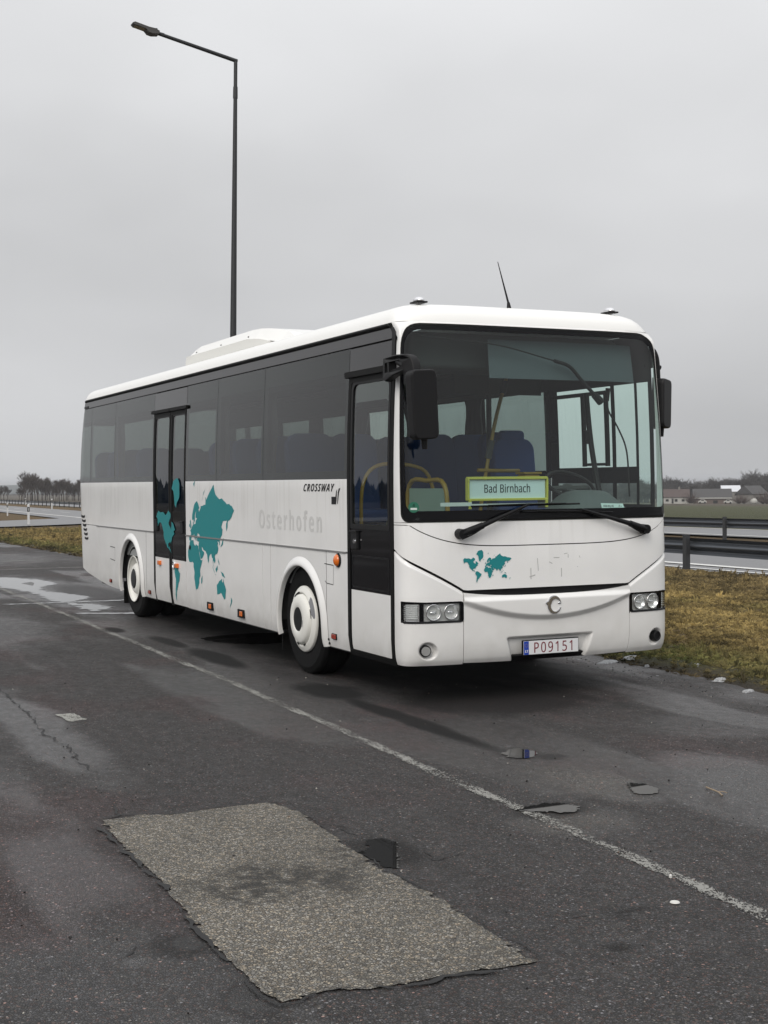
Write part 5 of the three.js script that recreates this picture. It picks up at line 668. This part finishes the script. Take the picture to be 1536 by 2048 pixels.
// ------------------------------------------------------------------ guard rails
{
  const steel = std({ color: lin(0.10, 0.11, 0.125), roughness: 0.42, metalness: 0.6 }), postM = std({ color: lin(0.05, 0.052, 0.056), roughness: 0.6, metalness: 0.3 });
  const prof = [[0, 0.155], [0.02, 0.15], [0.075, 0.105], [0.08, 0.085], [0.075, 0.065], [0.015, 0.03], [0.005, 0], [0.015, -0.03], [0.075, -0.065], [0.08, -0.085], [0.075, -0.105], [0.02, -0.15], [0, -0.155]];
  const beamGeo = (L) => { const g = gridGeo(span(0, prof.length - 1, prof.length - 1), [0, L], (k, t) => [prof[k][0], prof[k][1], -t]); g.computeVertexNormals(); return g; };
  const postGeo = merge([box(0.09, 0.86, 0.012, 0, 0.28, -0.05), box(0.09, 0.86, 0.012, 0, 0.28, 0.05), box(0.012, 0.86, 0.11, -0.04, 0.28, 0)]), beam = beamGeo(4.08);
  const rail = (u, t0, n, label) => {
    const x0 = HX(t0) + u, g = thing('guardrail', label, 'guard rail', [x0, drop(x0, -t0), -t0], 'steel guard rails along the dual carriageway');
    for (let i = 0; i < n; i++) { const t = t0 + i * 4, x = HX(t) + u, y = drop(x, -t), x1 = HX(t + 4) + u, y1 = drop(x1, -t - 4); const b = mesh('rail_beam', beam, steel, g); b.position.set(x - x0 + 0.05 + (i % 2) * 0.004, y - drop(x0, -t0) + 0.50, -t + t0); b.rotation.set(Math.atan2(y1 - y, 4), -0.058, 0, 'YXZ'); const p = mesh('post', postGeo, postM, g); p.position.set(x - x0, y - drop(x0, -t0), -t + t0); }
    return g;
  };
  rail(0.12, -24.45, 13, 'near steel guard rail on the edge of the verge right of the bus');
  rail(12.15, -25.8, 74, 'farther steel guard rail on the strip between the carriageways');
}
// marker posts by the road
{
  const wm = std({ color: lin(0.68, 0.68, 0.67), roughness: 0.5 }), bm = std({ color: lin(0.012, 0.012, 0.013), roughness: 0.6 }), rm = std({ color: lin(0.5, 0.5, 0.48), roughness: 0.3 });
  const sh = new THREE.Shape(); sh.moveTo(-0.06, -0.045); sh.lineTo(0.06, -0.045); sh.lineTo(0.02, 0.055); sh.lineTo(-0.02, 0.055); sh.closePath();
  const seg = (y0, y1, cut) => { const g = new THREE.ExtrudeGeometry(sh, { depth: y1 - y0, bevelEnabled: false }); g.rotateX(-Math.PI / 2).translate(0, y0, 0); if (cut) { const p = g.attributes.position; for (let i = 0; i < p.count; i++) if (p.getY(i) > y1 - 0.001) p.setY(i, p.getY(i) + p.getX(i) * cut); g.computeVertexNormals(); } return g; };
  const proto = new THREE.Group(); mesh('post', [seg(-0.1, 0.66), seg(0.9, 1.02, 0.6)], wm, proto); mesh('black_band', seg(0.66, 0.9), bm, proto); mesh('reflector', [-1, 1].map((k) => box(0.035, 0.14, 0.004, 0, 0.78, k > 0 ? 0.048 : -0.057)), rm, proto);
  const spots = [[8.55, -68.2, 1.12, 'tallest white marker post with black band on the grass tip'], [14.2, -108, 1.0, 'white marker post at the far side of the slip road, leftmost of the marker posts'], [24.2, -139, 1.15, 'white marker post in front of the far guard rail, closest to the bus rear'], [33.5, -205, 1.0, 'tiny distant white marker post beyond the near carriageway']];
  for (const [x, z, k, l] of spots) { const c = proto.clone(); c.name = numbered('marker_post'); c.position.set(x, drop(x, z), z); c.scale.setScalar(k); c.rotation.y = 0.25; scene.add(c); tag(c, l, 'marker post', 'white roadside marker posts'); }
}

// ------------------------------------------------------------------ bare trees, woods, houses
function branchTree(seed, H, spreadK, depthMax, twig) {
  const R = rng(seed), trunk = [], crown = [];
  const go = (p, d, len, r, depth) => {
    const e = p.clone().addScaledVector(d, len), n = depth < 1 ? 6 : depth < 3 ? 4 : 3; (depth < 1 ? trunk : crown).push(rod(p.toArray(), e.toArray(), r, r * 0.68, n).deleteAttribute('uv'));
    if (depth >= depthMax) return; const k = depth === 0 ? 3 : 2 + (R() > 0.45 ? 1 : 0);
    for (let i = 0; i < k; i++) { const a = R() * 6.283, t = (0.28 + 0.45 * R()) * spreadK, ax = V(Math.cos(a), 0, Math.sin(a)), nd = d.clone().multiplyScalar(Math.cos(t)).addScaledVector(ax, Math.sin(t)); nd.y += 0.12; nd.normalize(); const s = depth > 0 ? lerp(0.55, 1, R()) : 1; go(p.clone().lerp(e, s), nd, len * (0.68 + 0.26 * R()), Math.max(twig, r * 0.6), depth + 1); }
    go(e, V(d.x + (R() - 0.5) * 0.3, d.y + 0.1, d.z + (R() - 0.5) * 0.3).normalize(), len * 0.72, Math.max(twig, r * 0.66), depth + 1);
  };
  go(V(0, -0.2, 0), V(0, 1, 0), H * 0.22, H * 0.017, 0); const clean = (l) => { const g = merge(l); return g; }; return [clean(trunk), clean(crown)];
}
const barkM = std({ color: lin(0.045, 0.036, 0.03), roughness: 0.95 }), twigM = std({ color: lin(0.062, 0.047, 0.039), roughness: 0.95 });
const treeKinds = [0, 1, 2, 3].map((k) => branchTree(400 + k, 8, [0.8, 0.95, 0.7, 1.0][k], 5, 0.022));
{
  const protos = treeKinds.map(([t, c]) => { const g = new THREE.Group(); mesh('trunk', t, barkM, g); mesh('crown', c, twigM, g); return g; }), R = rng(91);
  const ang = (px) => 0.4395 + Math.atan((px - 768) / 2718);
  const spots = []; for (let i = 0; i < 38; i++) { const px = 38 + i * 3.6 + 6 * (R() - 0.5), env = px < 46 ? 0.6 : px < 75 ? 0.95 + 0.35 * R() : 0.6 + 0.55 * R(); spots.push([px, 385 + 50 * R(), env]); } spots.push([8, 410, 0.75], [16, 402, 0.6], [2, 405, 0.55]);
  spots.forEach(([px, r, k], i) => { const a = ang(px), x = -5.82 + r * Math.sin(a), z = 9.28 - r * Math.cos(a), c = protos[i % 4].clone(); c.name = numbered('bare_tree'); c.position.set(x, drop(x, z) - 0.1, z); c.rotation.y = R() * 6; c.scale.set(k * 0.95, k, k * 0.95); scene.add(c); tag(c, i >= 38 ? ['small bare tree right of the two at the left picture edge', 'lowest bare tree at the far left, between the grove and the edge', 'bare tree cut by the left picture edge behind the road'][i - 38] : 'bare leafless tree in the grove beyond the guard rail left of the bus', 'tree', i >= 38 ? 'lone bare trees at the far left' : 'bare trees of the grove left of the bus'); });
  // one far wood round the horizon, reading as a mass
  const clump = []; for (let i = 0; i < 6; i++) { const [t, c] = treeKinds[i % 4]; const g = merge([t.clone(), c.clone()]); const s = 0.75 + 0.4 * R(); g.scale(s, s * (0.8 + 0.3 * R()), s); clump.push(g.rotateY(R() * 6).translate((R() - 0.5) * 9, 0, (R() - 0.5) * 9)); }
  const cg = merge(clump), list = []; for (let i = 0; i < 850; i++) { const a = 0.235 + 0.97 * R(), right = sstep(0.5, 0.6, a); const r = lerp(760 + 160 * R(), 500 + 150 * R(), right), x = -5.82 + r * Math.sin(a), z = 9.28 - r * Math.cos(a); list.push([x, z, lerp(1.05, 1.2 + 0.45 * sstep(0.69, 0.73, a), right)]); }
  const im = new THREE.InstancedMesh(cg, std({ color: 0xffffff, roughness: 0.95 }), list.length), m = new THREE.Matrix4(), q = new THREE.Quaternion(), col = new THREE.Color();
  list.forEach(([x, z, k], i) => { const s = k * (0.8 + 0.5 * R()); m.compose(V(x, drop(x, z) - 0.4, z), q.setFromAxisAngle(V(0, 1, 0), R() * 6.28), V(s * 1.25, s, s * 1.25)); im.setMatrixAt(i, m); const v = 0.75 + 0.6 * R(); im.setColorAt(i, col.setRGB(0.06 * v, 0.055 * v, 0.052 * v)); });
  im.name = 'woods'; tag(im, 'grey line of leafless woods along the horizon behind the village', null, null, 'stuff'); scene.add(im);
}
{ // dark spruce wood on the other side of the lot: it shows mirrored in the bus doors and windows
  const parts = []; const R = rng(17); for (let k = 0; k < 9; k++) { const h = 1 - k * 0.1, r = 0.26 * (1 - k * 0.095) * (0.9 + 0.2 * R()); const c = new THREE.ConeGeometry(r, 0.26, 9, 1, true); const p = c.attributes.position; for (let i = 0; i < p.count; i++) if (p.getY(i) < 0) { const f = 0.65 + 0.6 * R(); p.setX(i, p.getX(i) * f); p.setZ(i, p.getZ(i) * f); p.setY(i, p.getY(i) - 0.05 * R()); } c.computeVertexNormals(); parts.push(c.translate(0, 0.12 + k * 0.096, 0)); }
  const g = merge(parts), list = []; for (let i = 0; i < 330; i++) list.push([-170 + 155 * R(), -165 - 60 * R(), 3.6 + 3.2 * R() * R() * R() + 1.2 * R()]);
  const im = new THREE.InstancedMesh(g, std({ color: lin(0.018, 0.024, 0.016), roughness: 0.95, side: THREE.DoubleSide }), list.length), m = new THREE.Matrix4(), q = new THREE.Quaternion();
  list.forEach(([x, z, h], i) => { m.compose(V(x, drop(x, z) - 0.2, z), q.setFromAxisAngle(V(0, 1, 0), i), V(h * 1.0, h, h * 1.0)); im.setMatrixAt(i, m); }); im.name = 'spruce_wood'; tag(im, 'dark spruce wood mirrored in the side glass of the bus', null, null, 'stuff'); scene.add(im);
}
// low far ridge on the left
struct('hills', gridGeo(span(-0.15, 0.6, 60), span(0, 1, 6), (a, v) => { const r = 1250 + 500 * v, x = -5.8 + r * Math.sin(a), z = 9.3 - r * Math.cos(a); return [x, -6 + Math.sin(v * Math.PI / 2) * (5.5 + 5 * fbm(a * 14 + 2, 1, 3, 301)), z]; }), std({ color: lin(0.075, 0.085, 0.085), roughness: 0.95 }));
{
  const polar = (px, r) => { const a = 0.4395 + Math.atan((px - 768) / 2718); return [-5.82 + r * Math.sin(a), 9.28 - r * Math.cos(a), a]; };
  const wallW = std({ color: lin(0.4, 0.395, 0.37), roughness: 0.9 }), wallG = std({ color: lin(0.2, 0.19, 0.175), roughness: 0.9 }), wallB = std({ color: lin(0.13, 0.1, 0.085), roughness: 0.9 }), roofD = std({ color: lin(0.06, 0.058, 0.058), roughness: 0.85 }), roofB = std({ color: lin(0.075, 0.055, 0.05), roughness: 0.85 }), roofL = std({ color: lin(0.6, 0.61, 0.63), roughness: 0.35, metalness: 0.3 }), pane = std({ color: lin(0.03, 0.03, 0.03), roughness: 0.2 });
  const house = (label, px, r, w, d, wallH, roofH, wm, rm, turn, wins, extra) => {
    const [x, z, a] = polar(px, r), y = drop(x, z), g = thing('house', label, 'house', [x, y, z]); g.rotation.y = -a + turn;
    mesh('wall', box(w, wallH + 1, d, 0, wallH / 2 - 0.5, 0), wm, g);
    const rf = new THREE.Shape(); rf.moveTo(-d / 2 - 0.4, 0); rf.lineTo(0, roofH); rf.lineTo(d / 2 + 0.4, 0); rf.closePath(); mesh('roof', new THREE.ExtrudeGeometry(rf, { depth: w + 0.8, bevelEnabled: false }).rotateY(Math.PI / 2).translate(-w / 2 - 0.4, wallH, 0), rm, g);
    for (const [wx, wy, ww, wh] of wins) mesh(wh > 1.5 ? 'door' : 'window', box(ww, wh, 0.1, wx, wy, d / 2 + 0.03), pane, g); if (extra) extra(g, w, d, wallH, roofH); return g;
  };
  house('long low white house with dark roof, nearest to the bus right side', 1351, 450, 8.2, 6, 2.0, 2.6, wallW, roofB, 0, [[-2.6, 1.0, 0.9, 0.7], [-0.9, 0.8, 0.6, 1.6], [0.2, 1.0, 0.9, 0.8], [2.4, 1.0, 0.9, 0.7]], (g, w, d, h, rh) => mesh('chimney', box(0.6, 1.4, 0.6, 1.2, h + rh, 0), wallG, g));
  house('long dark barn with pale strip under the eaves in the middle of the village', 1424, 452, 11.5, 7, 1.9, 2.9, wallB, roofD, 0.08, [[-3, 0.6, 1.2, 0.9], [0.8, 0.6, 1.4, 0.9], [4.3, 0.8, 0.8, 1.2]], (g, w, d, h) => mesh('fascia', box(w + 0.4, 0.35, 0.1, 0, h - 0.1, d / 2 + 0.42), wallW, g));
  house('building with bright metal roof behind the long dark barn', 1461, 500, 6.0, 7, 4.2, 2.2, wallG, roofL, 0.1, [[-1.5, 3.2, 0.8, 0.8], [1.5, 3.2, 0.8, 0.8]]);
  house('dark gabled house with pale gable edge at the right end of the village', 1504, 455, 7.4, 6.5, 3.2, 2.7, wallG, roofD, 0.9, [[-1.5, 1.8, 0.9, 0.9], [1.4, 1.8, 0.9, 0.9]], (g, w, d, h) => mesh('fascia', box(0.1, 0.3, d + 0.6, w / 2 + 0.42, h - 0.05, 0), wallW, g));
  // white wrapped bale, vans and shrubs
  { const [x, z] = polar(1508, 430), g = thing('round_bale', 'round white wrapped bale before the gabled house', 'bale', [x, drop(x, z), z]); const c = new THREE.SphereGeometry(1.05, 20, 12); c.scale(1, 0.95, 1); mesh('wrapping', c.translate(0, 0.75, 0), wallW, g); const b = new THREE.TorusGeometry(1.02, 0.06, 6, 24); mesh('net', b.translate(0, 0.75, 0), wallG, g); }
  for (const [px, l] of [[1405, 'small white car in front of the barn, left one'], [1456, 'small white car in front of the barn, right one']]) { const [x, z, a] = polar(px, 436), g = thing('parked_car', l, 'car', [x, drop(x, z), z]); g.rotation.y = -a; const s = new THREE.Shape(); [[-2, 0.35], [-2, 0.85], [-1.2, 0.95], [-0.7, 1.4], [0.9, 1.4], [1.5, 0.95], [2, 0.85], [2, 0.35]].forEach(([q, w], i) => i ? s.lineTo(q, w) : s.moveTo(q, w)); mesh('body', new THREE.ExtrudeGeometry(s, { depth: 1.5, bevelEnabled: true, bevelSize: 0.05, bevelThickness: 0.08 }).scale(0.62, 0.9, 1).translate(0, 0, -0.75), wallW, g); mesh('window', box(0.9, 0.3, 1.7, 0.05, 1.07, 0), pane, g); for (const q of [-0.75, 0.75]) { const t = new THREE.CylinderGeometry(0.3, 0.3, 1.7, 14); t.rotateX(Math.PI / 2); mesh('wheel', t.translate(q, 0.3, 0), M.tyre, g); } }
  const R = rng(61), shrub = []; for (let i = 0; i < 90; i++) { const a = R() * 6.28, b = 0.2 + R() * 1.1; shrub.push(rod([0, 0, 0], [Math.cos(a) * Math.sin(b) * 2.2 * R() + 0.3 * Math.cos(a), 1 + Math.cos(b) * 2.2 * R(), Math.sin(a) * Math.sin(b) * 2.2 * R() + 0.3 * Math.sin(a)], 0.035, 0.02, 3)); } const sg = merge(shrub), sm = std({ color: lin(0.075, 0.05, 0.042), roughness: 0.95 });
  [[1382, 446, 1.35, 'brown leafless shrub between the white house and the barn'], [1478, 446, 1.2, 'brown leafless shrub between the barn and the gabled house'], [1488, 440, 1.0, 'low brown shrub left of the white bale'], [1526, 440, 1.5, 'brown leafless shrub right of the gabled house, largest shrub'], [1534, 436, 1.3, 'brown leafless shrub at the right edge of the picture']].forEach(([px, r, k, l]) => { const [x, z] = polar(px, r); const s = thing('shrub', l, 'shrub', [x, drop(x, z), z]); mesh('branches', sg, sm, s); s.scale.set(k * 1.3, k, k * 1.3); });
  { const pts = [[1336, 395], [1360, 372], [1388, 352], [1420, 345]].map(([px, r]) => polar(px, r)); const c = new THREE.CatmullRomCurve3(pts.map(([x, z]) => V(x, 0, z))); struct('path', gridGeo([-1.6, 1.6], span(0, 1, 20), (u, k) => { const p = c.getPoint(k), t = c.getTangent(k), x = p.x - t.z * u, z = p.z + t.x * u; return [x, drop(x, z) + 0.1, z]; }), std({ color: lin(0.26, 0.24, 0.2), roughness: 0.95 })); }
}

// ------------------------------------------------------------------ small things on the ground
{
  const R = rng(12), snowM = phy({ color: lin(0.42, 0.43, 0.44), roughness: 0.6, bumpMap: texSoft, bumpScale: 0.02 });
  const lump = (w, d, h, seed) => { const g = gridGeo(span(-1, 1, 30), span(-1, 1, 24), (u, v) => { const a = Math.atan2(v, u), e = 0.15 + 1.15 * fbm(Math.cos(a) * 2.6 + seed, Math.sin(a) * 2.6 + seed, 4, seed), r = Math.hypot(u, v) / e, k = Math.max(0, 1 - r * r); return [u * w / 2, (k > 0 ? h * 0.55 * Math.pow(k, 0.5) * (0.2 + 1.3 * fbm(u * 5, v * 5, 4, seed + 1)) - 0.008 : -0.03), v * d / 2]; }); return g; };
  const S = [[1.62, -1.55, 0.62, 0.3, 0.05, 'long crust of old snow nearest the bus front corner'], [1.9, -1.55, 0.4, 0.2, 0.045, 'small crust of old snow beside the long one at the bus corner'], [1.78, -0.08, 0.3, 0.16, 0.04, 'flat white patch of old snow alone in the grass, middle of the edge'], [1.58, 0.5, 0.26, 0.13, 0.035, 'flat patch of old snow closest to the picture right edge'], [2.05, -0.75, 0.12, 0.08, 0.03, ''], [1.5, -0.6, 0.1, 0.06, 0.025, ''], [1.75, -1.1, 0.12, 0.07, 0.03, ''], [2.6, -0.5, 0.09, 0.06, 0.03, ''], [1.46, 0.2, 0.1, 0.05, 0.02, ''], [1.5, -1.85, 0.16, 0.08, 0.03, '']];
  S.forEach(([x, z, w, d, h, l], i) => { const o = mesh('snow_patch', lump(w, d, h, 500 + i * 7), snowM); o.position.set(x, vergeY(x, z) + 0.02, z); o.scale.set(0.62, 0.6, 0.62); o.rotation.y = 0.5; tag(o, l || 'crumb of old snow in the grass along the asphalt edge', 'snow', l ? null : 'crumbs of old snow along the asphalt edge'); });
  // flat white cap, cigarette end, twig
  { const c = thing('bottle_cap', 'flat round white cap lying on the asphalt below the white line', 'cap', [-2.39, 0.004, 4.76]); const g = new THREE.CylinderGeometry(0.019, 0.021, 0.003, 24); mesh('disc', g.translate(0, 0.0015, 0), wMat(), c); const t = new THREE.TorusGeometry(0.017, 0.002, 6, 24); t.rotateX(Math.PI / 2); mesh('rim', t.scale(1, 0.5, 1).translate(0, 0.003, 0), wMat(), c); }
  { const c = thing('cigarette_end', 'short cigarette end lying at the edge of the white line', 'cigarette end', [-2.185, 0.008, 4.46]); c.rotation.y = 0.9; const a = new THREE.CylinderGeometry(0.006, 0.006, 0.03, 10); a.rotateZ(Math.PI / 2); mesh('paper', a, wMat(), c); const b = new THREE.CylinderGeometry(0.0062, 0.0062, 0.02, 10); b.rotateZ(Math.PI / 2); mesh('filter', b.translate(0.024, 0, 0), std({ color: lin(0.05, 0.04, 0.03) }), c); }
  { const c = thing('twig', 'thin pale twig lying on the wet asphalt at the right', 'twig', [-0.96, 0.006, 3.24]); mesh('stem', tube([[0.02, 0, -0.1], [0.0, 0.004, -0.03], [-0.01, 0.004, 0.04], [-0.035, 0.0, 0.11]], 0.0045, 16, 6), std({ color: lin(0.26, 0.2, 0.14), roughness: 0.9 }), c); mesh('side_shoot', tube([[-0.01, 0.003, 0.03], [0.015, 0.006, 0.06], [0.02, 0.004, 0.08]], 0.0025, 8, 5), std({ color: lin(0.26, 0.2, 0.14), roughness: 0.9 }), c); }
  const g = new THREE.IcosahedronGeometry(1, 0), n = 620, im = new THREE.InstancedMesh(g, std({ color: 0xffffff, roughness: 0.8 }), n), m = new THREE.Matrix4(), q = new THREE.Quaternion(), c = new THREE.Color();
  for (let i = 0; i < n; i++) { const nearE = R() < 0.3, z = nearE ? 2 - 8 * R() : 6 - 9 * Math.pow(R(), 1.3), x = nearE ? lotEdge(z) - 0.35 * R() : -5.5 + 6.6 * R(), s = 0.0025 + 0.006 * R() * R(); m.compose(V(x, drop(x, z) + s * 0.5, z), q.setFromEuler(new THREE.Euler(R() * 6, R() * 6, 0)), V(s * 1.3, s * 0.8, s)); im.setMatrixAt(i, m); const k = R(); c.setRGB(...(k < 0.72 ? [0.012, 0.011, 0.01] : k < 0.86 ? [0.4, 0.38, 0.34] : [0.14, 0.1, 0.075])); im.setColorAt(i, c); }
  im.name = 'grit'; tag(im, 'loose grit and crumbs scattered over the asphalt', null, null, 'stuff'); scene.add(im);
}
function wMat() { return std({ color: lin(0.6, 0.59, 0.56), roughness: 0.5 }); }
renderer.render(scene, camera);
